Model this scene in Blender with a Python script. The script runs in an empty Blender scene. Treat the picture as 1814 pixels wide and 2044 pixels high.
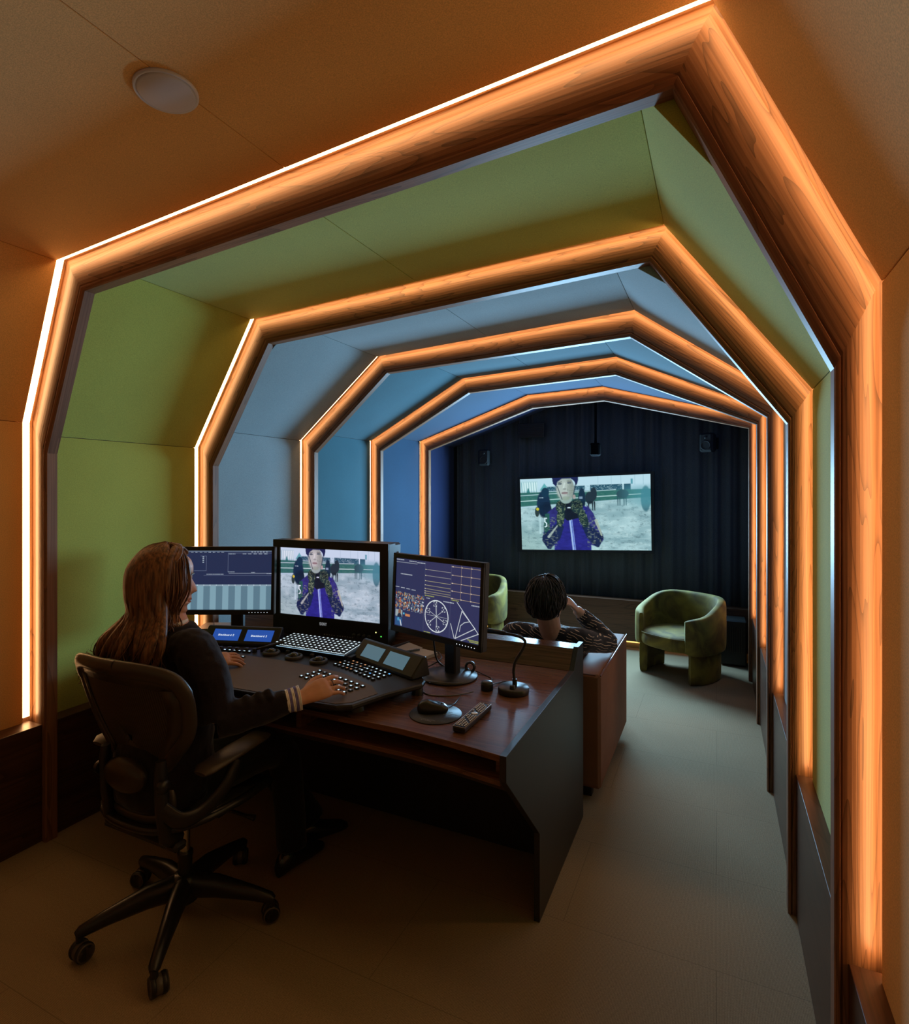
import bpy, math, random
from mathutils import Vector, Matrix, noise
import numpy as np

# ------------------------------------------------------------------ camera, light, exposure
SC = bpy.context.scene
COL = SC.collection
F_PX = 1120.0
cam_d = bpy.data.cameras.new('camera')
cam = bpy.data.objects.new('camera', cam_d); COL.objects.link(cam)
cam_d.sensor_fit = 'HORIZONTAL'; cam_d.sensor_width = 36.0
cam_d.lens = 36.0 * F_PX / 1814.0
cam_d.shift_y = -(1022 - 980) / 1814.0
cam_d.clip_start = 0.05
cam.location = (0, 0, 1.55)
cam.rotation_euler = (math.radians(90), 0, math.atan2(1430 - 907, F_PX))
SC.camera = cam
SC.view_settings.view_transform = 'Standard'
SC.view_settings.look = 'None'
SC.view_settings.gamma = 1.0
SC.view_settings.use_curve_mapping = False
SC.view_settings.exposure = 0.0

world = bpy.data.worlds.new('world'); SC.world = world; world.use_nodes = True
world.node_tree.nodes['Background'].inputs[0].default_value = (0.02, 0.03, 0.04, 1)
world.node_tree.nodes['Background'].inputs[1].default_value = 0.05

LED_W = 15.0          # warm light strips behind the ribs
FILL_W = 172.0       # added cool fill lamp before the screen, far stronger than its picture

# ------------------------------------------------------------------ helpers
def V(*a): return Vector(a)

class MB:
    """collects shapes; build() links them as ONE mesh object"""
    def __init__(s, T=None):
        s.v = []; s.f = []; s.mi = []; s.uv = {}; s.T = T or Matrix.Identity(4); s.sm = []
    def add(s, vs, fs, mi=0, smooth=False, uvs=None):
        b = len(s.v)
        s.v += [tuple(s.T @ Vector(p)) for p in vs]
        for k, f in enumerate(fs):
            if uvs: s.uv[len(s.f)] = uvs[k]
            s.f.append(tuple(b + i for i in f)); s.mi.append(mi); s.sm.append(smooth)
        return s
    def box(s, c, d, mi=0, M=None, ch=0.0):
        x, y, z = d[0] / 2, d[1] / 2, d[2] / 2
        if ch <= 0:
            vs = [V(i * x, j * y, k * z) for k in (-1, 1) for j in (-1, 1) for i in (-1, 1)]
            fs = [(0, 2, 3, 1), (4, 5, 7, 6), (0, 1, 5, 4), (2, 6, 7, 3), (0, 4, 6, 2), (1, 3, 7, 5)]
        else:
            ch = min(ch, x * .9, y * .9, z * .9)
            vs = []; 
            for k in (-1, 1):
                for j in (-1, 1):
                    for i in (-1, 1):
                        vs += [V(i * x, j * (y - ch), k * (z - ch)), V(i * (x - ch), j * y, k * (z - ch)), V(i * (x - ch), j * (y - ch), k * z)]
            def q(i, j, k): return (((k > 0) * 2 + (j > 0)) * 2 + (i > 0)) * 3
            fs = []
            for sg in (-1, 1):
                a = [q(sg, j, k) for j, k in ((-1, -1), (1, -1), (1, 1), (-1, 1))]; fs.append(tuple(a if sg > 0 else a[::-1]))
                a = [q(i, sg, k) + 1 for i, k in ((-1, -1), (1, -1), (1, 1), (-1, 1))]; fs.append(tuple(a if sg < 0 else a[::-1]))
                a = [q(i, j, sg) + 2 for i, j in ((-1, -1), (1, -1), (1, 1), (-1, 1))]; fs.append(tuple(a if sg > 0 else a[::-1]))
            for a in (-1, 1):
                for b in (-1, 1):
                    p, r = q(a, b, -1), q(a, b, 1); f = (p, p + 1, r + 1, r); fs.append(f if a * b > 0 else f[::-1])
                    p, r = q(a, -1, b), q(a, 1, b); f = (p, r, r + 2, p + 2); fs.append(f if a * b > 0 else f[::-1])
                    p, r = q(-1, a, b) + 1, q(1, a, b) + 1; f = (p, p + 1, r + 1, r); fs.append(f if a * b > 0 else f[::-1])
            for i in (-1, 1):
                for j in (-1, 1):
                    for k in (-1, 1):
                        p = q(i, j, k); f = (p, p + 1, p + 2); fs.append(f if i * j * k > 0 else f[::-1])
        c = Vector(c); M = M or Matrix.Identity(3)
        return s.add([c + M @ p for p in vs], fs, mi)
    def rings(s, rs, mi=0, closed=True, caps=True, smooth=True):
        n = len(rs[0]); vs = [p for r in rs for p in r]; fs = []
        for a in range(len(rs) - 1):
            for i in range(n if closed else n - 1):
                j = (i + 1) % n
                fs.append((a * n + i, a * n + j, (a + 1) * n + j, (a + 1) * n + i))
        s.add(vs, fs, mi, smooth)
        if caps and closed:
            m = len(rs) - 1
            s.add(list(rs[0]), [tuple(range(n))[::-1]], mi); s.add(list(rs[m]), [tuple(range(n))], mi)
        return s
    def tube(s, pts, r, n=8, mi=0, caps=True, flat=1.0, up=None, smooth=True):
        pts = [Vector(p) for p in pts]; rs = r if isinstance(r, (list, tuple)) else [r] * len(pts)
        rings = []; prev = None
        for i, p in enumerate(pts):
            t = (pts[min(i + 1, len(pts) - 1)] - pts[max(i - 1, 0)])
            t = t.normalized() if t.length > 1e-9 else V(0, 0, 1)
            if prev is None:
                u = Vector(up) if up is not None else (V(0, 0, 1) if abs(t.z) < .9 else V(1, 0, 0))
                u = (u - t * u.dot(t)).normalized()
            else:
                u = prev - t * prev.dot(t); u = u.normalized() if u.length > 1e-6 else V(1, 0, 0)
            prev = u; w = t.cross(u)
            rr = rs[i]; a, b = (rr if isinstance(rr, tuple) else (rr, rr * flat))
            rings.append([p + w * (math.cos(2 * math.pi * k / n) * a) + u * (math.sin(2 * math.pi * k / n) * b) for k in range(n)])
        return s.rings(rings, mi, True, caps, smooth)
    def lathe(s, prof, n=24, mi=0, c=(0, 0, 0), M=None, smooth=True):
        c = Vector(c); M = M or Matrix.Identity(3)
        rings = [[c + M @ V(r * math.cos(2 * math.pi * k / n), r * math.sin(2 * math.pi * k / n), z) for k in range(n)] for r, z in prof]
        return s.rings(rings, mi, True, True, smooth)
    def prism(s, poly, axis, a, b, mi=0):
        """poly: 2-D outline; axis: 'x','y' or 'z' along which it is extruded from a to b"""
        def P(p, w): return {'x': (w, p[0], p[1]), 'y': (p[0], w, p[1]), 'z': (p[0], p[1], w)}[axis]
        n = len(poly); vs = [P(p, a) for p in poly] + [P(p, b) for p in poly]
        fs = [tuple(range(n))[::-1], tuple(range(n, 2 * n))] + [(i, (i + 1) % n, n + (i + 1) % n, n + i) for i in range(n)]
        return s.add(vs, fs, mi)
    def ell(s, c, r, n=16, m=10, mi=0, M=None):
        c = Vector(c); M = M or Matrix.Identity(3)
        rings = []
        for j in range(m + 1):
            t = -math.pi / 2 + math.pi * j / m; t = max(min(t, 1.5), -1.5)
            rings.append([c + M @ V(r[0] * math.cos(t) * math.cos(2 * math.pi * k / n), r[1] * math.cos(t) * math.sin(2 * math.pi * k / n), r[2] * math.sin(t)) for k in range(n)])
        return s.rings(rings, mi)
    def build(s, name, mats, parent=None, smooth=None, bevel=0, sub=0, fixn=True, kind=None, solid=0):
        if not isinstance(mats, (list, tuple)): mats = [mats]
        me = bpy.data.meshes.new(name)
        off = Vector((0, 0, 0)); p = parent
        while p is not None: off += Vector(p.location); p = p.parent
        me.from_pydata([tuple(Vector(q) - off) for q in s.v], [], s.f)
        for m in mats: me.materials.append(m)
        me.polygons.foreach_set('material_index', s.mi)
        me.polygons.foreach_set('use_smooth', [(x if smooth is None else smooth) for x in s.sm])
        if s.uv:
            ul = me.uv_layers.new(name='grain')
            for fi, uvs in s.uv.items():
                pl = me.polygons[fi]
                for k, li in enumerate(pl.loop_indices): ul.data[li].uv = uvs[k]
        if fixn:
            import bmesh
            bm = bmesh.new(); bm.from_mesh(me); bmesh.ops.recalc_face_normals(bm, faces=bm.faces); bm.to_mesh(me); bm.free()
        me.update()
        o = bpy.data.objects.new(name, me); COL.objects.link(o)
        if parent is not None: o.parent = parent
        if kind: o['kind'] = kind
        if solid:
            md = o.modifiers.new('thickness', 'SOLIDIFY'); md.thickness = solid; md.offset = 0
        if sub:
            md = o.modifiers.new('smooth', 'SUBSURF'); md.levels = sub; md.render_levels = sub
        if bevel:
            md = o.modifiers.new('edges', 'BEVEL'); md.width = bevel; md.segments = 2; md.limit_method = 'ANGLE'; md.angle_limit = math.radians(40)
            md.harden_normals = False
        return o

def recenter(o):
    """move a parentless mesh's origin to the middle of its base"""
    c = [Vector(v.co) for v in o.data.vertices]
    lo = Vector([min(p[i] for p in c) for i in range(3)]); hi = Vector([max(p[i] for p in c) for i in range(3)])
    m = Vector(((lo.x + hi.x) / 2, (lo.y + hi.y) / 2, lo.z))
    o.data.transform(Matrix.Translation(-m)); o.location = m
    return o

def thing(name, label, cat, loc=(0, 0, 0), group=None):
    o = bpy.data.objects.new(name, None); COL.objects.link(o); o.location = loc; o.empty_display_size = .1
    o['label'] = label; o['category'] = cat
    if group: o['group'] = group
    return o
def tag(o, label, cat, group=None):
    o['label'] = label; o['category'] = cat
    if group: o['group'] = group
    if o.type == 'MESH': recenter(o)
    return o
def dup(o, loc=None, rz=None, label=None, parent=None):
    c = o.copy(); COL.objects.link(c); c.parent = parent
    if loc is not None: c.location = loc
    if rz is not None: c.rotation_euler = (0, 0, rz)
    if label: c['label'] = label
    for ch in [x for x in bpy.data.objects if x.parent == o]: dup(ch, parent=c)
    return c
def struct(mb, name, mats, **k):
    return mb.build(name, mats, kind='structure', **k)

def arc_pts(P, n=12):
    """Catmull-Rom through P"""
    P = [Vector(p) for p in P]; Q = [P[0] * 2 - P[1]] + P + [P[-1] * 2 - P[-2]]; out = []
    for i in range(1, len(Q) - 2):
        for k in range(n):
            t = k / n; a, b, c, d = Q[i - 1], Q[i], Q[i + 1], Q[i + 2]
            out.append(0.5 * ((2 * b) + (-a + c) * t + (2 * a - 5 * b + 4 * c - d) * t * t + (-a + 3 * b - 3 * c + d) * t ** 3))
    out.append(P[-1]); return out

# ------------------------------------------------------------------ materials
def new_mat(name):
    m = bpy.data.materials.new(name); m.use_nodes = True
    nt = m.node_tree; b = nt.nodes['Principled BSDF']
    return m, nt, b
def N(nt, t, **k):
    n = nt.nodes.new(t)
    for a, v in k.items(): setattr(n, a, v)
    return n
def L(nt, a, b): nt.links.new(a, b)
def plain(name, col, rough=.6, metal=0.0, spec=.5, noise_amt=0.0, nscale=40, bump=0.0, emit=None, estr=0, sheen=0, coat=0):
    m, nt, b = new_mat(name)
    b.inputs['Base Color'].default_value = (*col, 1); b.inputs['Roughness'].default_value = rough
    b.inputs['Metallic'].default_value = metal; b.inputs['Specular IOR Level'].default_value = spec
    if sheen: b.inputs['Sheen Weight'].default_value = sheen
    if coat: b.inputs['Coat Weight'].default_value = coat; b.inputs['Coat Roughness'].default_value = .15
    tc = N(nt, 'ShaderNodeTexCoord'); no = N(nt, 'ShaderNodeTexNoise'); no.inputs['Scale'].default_value = nscale; no.inputs['Detail'].default_value = 4
    L(nt, tc.outputs['Object'], no.inputs['Vector'])
    if noise_amt:
        cr = N(nt, 'ShaderNodeMapRange'); cr.inputs[3].default_value = 1 - noise_amt; cr.inputs[4].default_value = 1 + noise_amt
        L(nt, no.outputs['Fac'], cr.inputs[0])
        mx = N(nt, 'ShaderNodeVectorMath', operation='SCALE'); mx.inputs[0].default_value = col
        L(nt, cr.outputs[0], mx.inputs['Scale']); L(nt, mx.outputs[0], b.inputs['Base Color'])
    if bump:
        bp = N(nt, 'ShaderNodeBump'); bp.inputs['Strength'].default_value = bump; bp.inputs['Distance'].default_value = .002
        L(nt, no.outputs['Fac'], bp.inputs['Height']); L(nt, bp.outputs[0], b.inputs['Normal'])
    if emit:
        b.inputs['Emission Color'].default_value = (*emit, 1); b.inputs['Emission Strength'].default_value = estr
    return m
def emissive(name, col, s):
    m, nt, b = new_mat(name)
    b.inputs['Base Color'].default_value = (0.01, 0.01, 0.01, 1); b.inputs['Roughness'].default_value = .4
    b.inputs['Emission Color'].default_value = (*col, 1); b.inputs['Emission Strength'].default_value = s
    return m
def wood(name, c1, c2, rough=.38, axis='UV', scale=1.0, dark=.45, spec=.4, lines=24.0):
    """walnut: long grain along V (or along object axis), cathedral contour lines"""
    m, nt, b = new_mat(name)
    tc = N(nt, 'ShaderNodeTexCoord'); mp = N(nt, 'ShaderNodeMapping')
    if axis == 'UV': L(nt, tc.outputs['UV'], mp.inputs[0]); sc = (7 * scale, .9 * scale, 1)
    else:
        L(nt, tc.outputs['Object'], mp.inputs[0]); sc = [7 * scale] * 3; sc['xyz'.index(axis)] = .8 * scale
    mp.inputs['Scale'].default_value = sc
    n1 = N(nt, 'ShaderNodeTexNoise'); n1.inputs['Scale'].default_value = 1.0; n1.inputs['Detail'].default_value = 2; n1.inputs['Distortion'].default_value = .6
    L(nt, mp.outputs[0], n1.inputs['Vector'])
    mu = N(nt, 'ShaderNodeMath', operation='MULTIPLY'); mu.inputs[1].default_value = lines; L(nt, n1.outputs['Fac'], mu.inputs[0])
    si = N(nt, 'ShaderNodeMath', operation='FRACT'); L(nt, mu.outputs[0], si.inputs[0])
    pw = N(nt, 'ShaderNodeMath', operation='POWER'); pw.inputs[1].default_value = 5; L(nt, si.outputs[0], pw.inputs[0])
    m2 = N(nt, 'ShaderNodeMapping'); L(nt, mp.outputs[0], m2.inputs[0]); 
    s2 = [22, 22, 22]; s2[1 if axis == 'UV' else 'xyz'.index(axis)] = 3; m2.inputs['Scale'].default_value = s2
    n2 = N(nt, 'ShaderNodeTexNoise'); n2.inputs['Scale'].default_value = 1; n2.inputs['Detail'].default_value = 5; L(nt, m2.outputs[0], n2.inputs['Vector'])
    n3 = N(nt, 'ShaderNodeTexNoise'); n3.inputs['Scale'].default_value = .45; L(nt, mp.outputs[0], n3.inputs['Vector'])
    cr = N(nt, 'ShaderNodeValToRGB'); cr.color_ramp.elements[0].color = (*c1, 1); cr.color_ramp.elements[1].color = (*c2, 1)
    cr.color_ramp.elements[0].position = .36; cr.color_ramp.elements[1].position = .64
    ad = N(nt, 'ShaderNodeMath', operation='ADD'); ad.use_clamp = True
    h = N(nt, 'ShaderNodeMath', operation='MULTIPLY'); h.inputs[1].default_value = .55; L(nt, n2.outputs['Fac'], h.inputs[0])
    h2 = N(nt, 'ShaderNodeMath', operation='MULTIPLY'); h2.inputs[1].default_value = .45; L(nt, n3.outputs['Fac'], h2.inputs[0])
    L(nt, h.outputs[0], ad.inputs[0]); L(nt, h2.outputs[0], ad.inputs[1]); L(nt, ad.outputs[0], cr.inputs[0])
    k = N(nt, 'ShaderNodeMath', operation='MULTIPLY_ADD'); k.inputs[1].default_value = -dark; k.inputs[2].default_value = 1; L(nt, pw.outputs[0], k.inputs[0])
    mx = N(nt, 'ShaderNodeVectorMath', operation='SCALE'); L(nt, cr.outputs[0], mx.inputs[0]); L(nt, k.outputs[0], mx.inputs['Scale'])
    L(nt, mx.outputs[0], b.inputs['Base Color'])
    b.inputs['Roughness'].default_value = rough; b.inputs['Specular IOR Level'].default_value = spec
    bp = N(nt, 'ShaderNodeBump'); bp.inputs['Strength'].default_value = .15; bp.inputs['Distance'].default_value = .001
    L(nt, n2.outputs['Fac'], bp.inputs['Height']); L(nt, bp.outputs[0], b.inputs['Normal'])
    return m
def fabric(name, col, weave=900, rough=.95, var=.12, bump=.25, sheen=.15):
    m, nt, b = new_mat(name)
    tc = N(nt, 'ShaderNodeTexCoord')
    n1 = N(nt, 'ShaderNodeTexNoise'); n1.inputs['Scale'].default_value = weave * .35; n1.inputs['Detail'].default_value = 3
    n2 = N(nt, 'ShaderNodeTexNoise'); n2.inputs['Scale'].default_value = 3; n2.inputs['Detail'].default_value = 3
    L(nt, tc.outputs['Object'], n1.inputs['Vector']); L(nt, tc.outputs['Object'], n2.inputs['Vector'])
    a = N(nt, 'ShaderNodeMapRange'); a.inputs[1].default_value = .3; a.inputs[2].default_value = .7; a.inputs[3].default_value = 1 - var * 1.4; a.inputs[4].default_value = 1 + var * 1.4; L(nt, n1.outputs['Fac'], a.inputs[0])
    c = N(nt, 'ShaderNodeMapRange'); c.inputs[3].default_value = 1 - var; c.inputs[4].default_value = 1 + var; L(nt, n2.outputs['Fac'], c.inputs[0])
    p = N(nt, 'ShaderNodeMath', operation='MULTIPLY'); L(nt, a.outputs[0], p.inputs[0]); L(nt, c.outputs[0], p.inputs[1])
    mx = N(nt, 'ShaderNodeVectorMath', operation='SCALE'); mx.inputs[0].default_value = col; L(nt, p.outputs[0], mx.inputs['Scale'])
    L(nt, mx.outputs[0], b.inputs['Base Color']); b.inputs['Roughness'].default_value = rough; b.inputs['Specular IOR Level'].default_value = .2
    b.inputs['Sheen Weight'].default_value = sheen
    bp = N(nt, 'ShaderNodeBump'); bp.inputs['Strength'].default_value = bump; bp.inputs['Distance'].default_value = .001
    L(nt, n1.outputs['Fac'], bp.inputs['Height']); L(nt, bp.outputs[0], b.inputs['Normal'])
    return m

M_RIB = wood('walnut_rib', (.16, .075, .036), (.31, .158, .080), rough=.45, lines=12, dark=.55)
M_LIP = wood('walnut_lip', (.17, .075, .036), (.30, .14, .07), rough=.5, lines=8, dark=.4, spec=.3)
M_WAIN = wood('dark_walnut', (.045, .019, .011), (.095, .042, .022), rough=.32, axis='y', lines=8)
M_WAINX = wood('dark_walnut_back', (.075, .032, .017), (.15, .065, .034), rough=.36, axis='x', lines=8)
M_DESK = wood('desk_walnut', (.105, .044, .026), (.23, .105, .062), rough=.27, axis='x', lines=10, dark=.4, spec=.5)
M_BLACK = plain('black_plastic', (.012, .012, .013), .42)
M_BLACKM = plain('black_satin', (.02, .02, .022), .35, spec=.5)
M_DARK = plain('dark_void', (.01, .01, .01), .9)
M_LED = emissive('warm_led', (1.0, .53, .22), LED_W)
M_LED2 = emissive('warm_floor_led', (1.0, .55, .15), 2.2)

# ------------------------------------------------------------------ the room: fabric bays between walnut ribs
RY = [None, 1.48, 2.383, 3.304, 4.233, 5.152]
OUT = [None,
 [(-2.80, 1.855), (-2.55, 2.533), (-.014, 2.714), (.315, 1.99)],
 [(-2.79, 1.804), (-2.353, 2.505), (-.188, 2.599), (.310, 1.912)],
 [(-2.785, 1.922), (-2.118, 2.474), (-.418, 2.563), (.306, 2.03)],
 [(-2.79, 1.993), (-1.894, 2.473), (-.663, 2.527), (.296, 2.085)],
 [(-2.786, 2.062), (-1.625, 2.459), (-.921, 2.485), (.288, 2.145)]]
INN = [None,
 [(-2.675, 1.716), (-2.411, 2.393), (-.098, 2.544), (.236, 1.822)],
 [(-2.680, 1.697), (-2.254, 2.370), (-.247, 2.476), (.237, 1.798)],
 [(-2.682, 1.834), (-2.057, 2.364), (-.445, 2.425), (.236, 1.932)],
 [(-2.700, 1.906), (-1.849, 2.358), (-.673, 2.403), (.242, 1.993)],
 [(-2.698, 1.970), (-1.590, 2.337), (-.921, 2.363), (.237, 2.060)]]
def full(P): return [(P[0][0], 0.0)] + P + [(P[-1][0], 0.0)]
def lerp(P, Q, t): return [(a[0] + (b[0] - a[0]) * t, a[1] + (b[1] - a[1]) * t) for a, b in zip(P, Q)]
GAP, THK = .030, .045

def rib(i, y):
    o_, n_ = full(OUT[i]), full(INN[i])
    board = MB(); rnd = random.Random(i)
    ts = [-.45, 0, .05, .10, .16, .23, .31, .40, .5, .6, .70, .80, .84, .845, .865, .9, .97, 1.0]
    def yoff(t):
        if t <= 0: return .022
        if t < .84: return .026 * (1 - t / .84) ** 2.0 - .004 + .003 * max(0, t / .84 - .5) ** 2 / .25      # a long shallow cove
        if t < .86: return .003
        return -.004 if t < .95 else (-.002 if t < 1 else .003)
    rows = [(lerp(o_, n_, t), y + yoff(t), t) for t in ts]
    for s in range(5):
        u0, v0 = rnd.uniform(0, 9), rnd.uniform(0, 9)
        a, b = Vector(o_[s]), Vector(o_[s + 1]); ln = (b - a).length
        w = (Vector(o_[2]) - Vector(n_[2])).length
        nseg = 6 if s in (0, 4) else 3
        for r in range(len(rows) - 1):
            (P, yp, tp), (Q, yq, tq) = rows[r], rows[r + 1]
            vs = []; fs = []; uvs = []
            for k in range(nseg + 1):
                q = k / nseg
                vs.append((P[s][0] + (P[s + 1][0] - P[s][0]) * q, yp, P[s][1] + (P[s + 1][1] - P[s][1]) * q))
                vs.append((Q[s][0] + (Q[s + 1][0] - Q[s][0]) * q, yq, Q[s][1] + (Q[s + 1][1] - Q[s][1]) * q))
            for k in range(nseg):
                fs.append((2 * k, 2 * k + 1, 2 * k + 3, 2 * k + 2))
                va, vb = v0 + ln * k / nseg, v0 + ln * (k + 1) / nseg
                uvs.append([(u0 + tp * w, va), (u0 + tq * w, va), (u0 + tq * w, vb), (u0 + tp * w, vb)])
            board.add(vs, fs, 1 if tp >= .84 else 0, True, uvs)
        # reveal (inner return), back, outer return
        I = n_; O = rows[0][0]
        for (A, ya, B, yb, mi, du) in ((I, y + .003, I, y + THK, 1, .05), (I, y + THK, O, y + THK, 1, .3), (O, y + THK, O, y, 1, .05)):
            vs = [(A[s][0], ya, A[s][1]), (A[s + 1][0], ya, A[s + 1][1]), (B[s + 1][0], yb, B[s + 1][1]), (B[s][0], yb, B[s][1])]
            board.add(vs, [(0, 1, 2, 3)], mi, False, [[(u0, v0), (u0, v0 + ln), (u0 + du, v0 + ln), (u0 + du, v0)]])
    ob = struct(board, 'trim_%d' % i, [M_RIB, M_LIP], fixn=False)
    # light strip on the back edge of the fabric panels, shining on the rib
    st = MB()
    A = offset(o_, .022); ya, yb = y - GAP + .012, y + .010
    for s in range(5):
        a, b = list(A[s]), list(A[s + 1])
        if s == 0: a[1] = .53
        if s == 4: b[1] = .53
        st.add([(a[0], ya, a[1]), (a[0], yb, a[1]), (b[0], yb, b[1]), (b[0], ya, b[1])], [(0, 1, 2, 3)])
    st.build('light_strip', M_LED, parent=ob, fixn=False)
    return ob

def offset(P, d):
    """offset the open outline outwards (away from the room) by d"""
    P = [Vector(p) for p in P]; out = []
    for k in range(len(P)):
        ns = []
        for a, b in ((k - 1, k), (k, k + 1)):
            if a >= 0 and b < len(P):
                t = (P[b] - P[a]).normalized(); ns.append(Vector((-t.y, t.x)))
        n = sum(ns, Vector((0, 0))).normalized(); c = n.dot(ns[0])
        out.append(P[k] + n * (d / max(c, .3)))
    return out

BAYC = {1: (.74, .43, .15), 2: (.42, .44, .080), 3: (.26, .33, .35), 4: (.042, .125, .160), 5: (.018, .052, .098), 6: (.010, .018, .065)}
BAYN = {1: 'tan', 2: 'green', 3: 'pale blue', 4: 'teal', 5: 'blue', 6: 'deep blue'}
def bay(i, y0, y1, prof):
    m = fabric('fabric_bay_%d' % i, BAYC[i])
    P = full(prof); Q = offset(P, .05)
    names = ['wall_left', 'wall_left_upper', 'ceiling', 'ceiling_slope', 'wall_right']
    for s in range(5):
        mb = MB()
        a, b, c, d = Vector(P[s]), Vector(P[s + 1]), Q[s + 1], Q[s]
        if s == 0: a = Vector((a.x, .50)); d = Vector((d.x, .50))
        if s == 4: b = Vector((b.x, .50)); c = Vector((c.x, .50))
        g = .0012                                  # hairline joints where the panels meet
        t = (b - a).normalized() * g; a, b, c, d = a + t, b - t, c - t, d + t
        pieces = [(a, b, c, d)]
        if s == 2 and i <= 4:
            q = (-1.30 - a.x) / (b.x - a.x); e = a.lerp(b, q); f = d.lerp(c, q); pieces = [(a, e - t, f - t, d), (e + t, b, c, f + t)]
        for (a, b, c, d) in pieces:
            mb.prism([a, b, c, d], 'y', y0, y1)
        struct(mb, names[s] if s in (0, 2, 4) else ('wall_left' if s == 1 else 'ceiling'), [m], bevel=.002)

for i in range(1, 6):
    rib(i, RY[i])
OUT.append(OUT[1]); INN.append(INN[1]); Y0 = RY[1] - .98
rib(6, Y0)                                    # the next rib of the tunnel, just outside the picture
bay(1, Y0 + THK + .002, RY[1] - GAP, OUT[1])
bay(1, -2.2, Y0 - GAP, OUT[1])
for i in range(2, 6): bay(i, RY[i - 1] + THK + .002, RY[i] - GAP, OUT[i])
bay(6, RY[5] + THK + .002, 5.95, OUT[5])

# outer shell so that nothing leaks between the panels
sh = MB()
sh.box((-1.24, 1.9, 3.02), (3.9, 8.6, .04)); struct(sh, 'ceiling', M_DARK)
sh = MB(); sh.box((-3.02, 1.9, 1.5), (.04, 8.6, 3.1)); struct(sh, 'wall_left', M_DARK)
sh = MB(); sh.box((.52, 1.9, 1.5), (.04, 8.6, 3.1)); struct(sh, 'wall_right', M_DARK)
sh = MB(); sh.box((-1.24, -2.28, 1.5), (3.6, .12, 3.1)); struct(sh, 'wall_front', fabric('fabric_wall_behind', BAYC[1]))
sh = MB(); sh.box((-1.24, 6.08, 1.5), (3.6, .1, 3.1)); struct(sh, 'wall_back', plain('back_wall', (.02, .025, .03), .8))

# floor: woven carpet tiles
def carpet():
    m, nt, b = new_mat('woven_carpet')
    tc = N(nt, 'ShaderNodeTexCoord'); mp = N(nt, 'ShaderNodeMapping'); mp.inputs['Rotation'].default_value = (0, 0, .0)
    L(nt, tc.outputs['Object'], mp.inputs[0])
    w1 = N(nt, 'ShaderNodeTexWave'); w1.bands_direction = 'X'; w1.inputs['Scale'].default_value = 75; w1.inputs['Distortion'].default_value = .8; w1.inputs['Detail Scale'].default_value = 8
    w2 = N(nt, 'ShaderNodeTexWave'); w2.bands_direction = 'Y'; w2.inputs['Scale'].default_value = 95; w2.inputs['Distortion'].default_value = .8; w2.inputs['Detail Scale'].default_value = 8
    L(nt, mp.outputs[0], w1.inputs['Vector']); L(nt, mp.outputs[0], w2.inputs['Vector'])
    ml = N(nt, 'ShaderNodeMath', operation='MULTIPLY'); L(nt, w1.outputs['Fac'], ml.inputs[0]); L(nt, w2.outputs['Fac'], ml.inputs[1])
    n = N(nt, 'ShaderNodeTexNoise'); n.inputs['Scale'].default_value = 180; n.inputs['Detail'].default_value = 3; L(nt, mp.outputs[0], n.inputs['Vector'])
    big = N(nt, 'ShaderNodeTexNoise'); big.inputs['Scale'].default_value = 1.7; L(nt, mp.outputs[0], big.inputs['Vector'])
    br = N(nt, 'ShaderNodeTexBrick'); br.offset = .5; br.inputs['Scale'].default_value = 1.0; br.inputs['Mortar Size'].default_value = .0012; br.inputs['Mortar Smooth'].default_value = 0
    br.inputs['Brick Width'].default_value = 1.0; br.inputs['Row Height'].default_value = .5
    br.inputs['Color1'].default_value = (1, 1, 1, 1); br.inputs['Color2'].default_value = (.97, .97, .97, 1); br.inputs['Mortar'].default_value = (.68, .68, .68, 1)
    L(nt, mp.outputs[0], br.inputs['Vector'])
    s = N(nt, 'ShaderNodeMath', operation='MULTIPLY_ADD'); s.inputs[1].default_value = .8; s.inputs[2].default_value = .35; L(nt, ml.outputs[0], s.inputs[0])
    s2 = N(nt, 'ShaderNodeMath', operation='MULTIPLY_ADD'); s2.inputs[1].default_value = .8; s2.inputs[2].default_value = .2; L(nt, n.outputs['Fac'], s2.inputs[0])
    s3 = N(nt, 'ShaderNodeMath', operation='ADD'); L(nt, s.outputs[0], s3.inputs[0]); L(nt, s2.outputs[0], s3.inputs[1])
    bb = N(nt, 'ShaderNodeMapRange'); bb.inputs[3].default_value = .85; bb.inputs[4].default_value = 1.15; L(nt, big.outputs['Fac'], bb.inputs[0])
    s4 = N(nt, 'ShaderNodeMath', operation='MULTIPLY'); L(nt, s3.outputs[0], s4.inputs[0]); L(nt, bb.outputs[0], s4.inputs[1])
    sc = N(nt, 'ShaderNodeVectorMath', operation='SCALE'); L(nt, br.outputs['Color'], sc.inputs[0]); L(nt, s4.outputs[0], sc.inputs['Scale'])
    co = N(nt, 'ShaderNodeVectorMath', operation='MULTIPLY'); co.inputs[1].default_value = (.27, .20, .12); L(nt, sc.outputs[0], co.inputs[0])
    L(nt, co.outputs[0], b.inputs['Base Color']); b.inputs['Roughness'].default_value = .95; b.inputs['Specular IOR Level'].default_value = .15
    bp = N(nt, 'ShaderNodeBump'); bp.inputs['Strength'].default_value = .5; bp.inputs['Distance'].default_value = .002; L(nt, s3.outputs[0], bp.inputs['Height']); L(nt, bp.outputs[0], b.inputs['Normal'])
    return m
fl = MB(); fl.box((-1.24, 1.9, -.03), (3.9, 8.6, .06)); struct(fl, 'floor', carpet())

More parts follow.
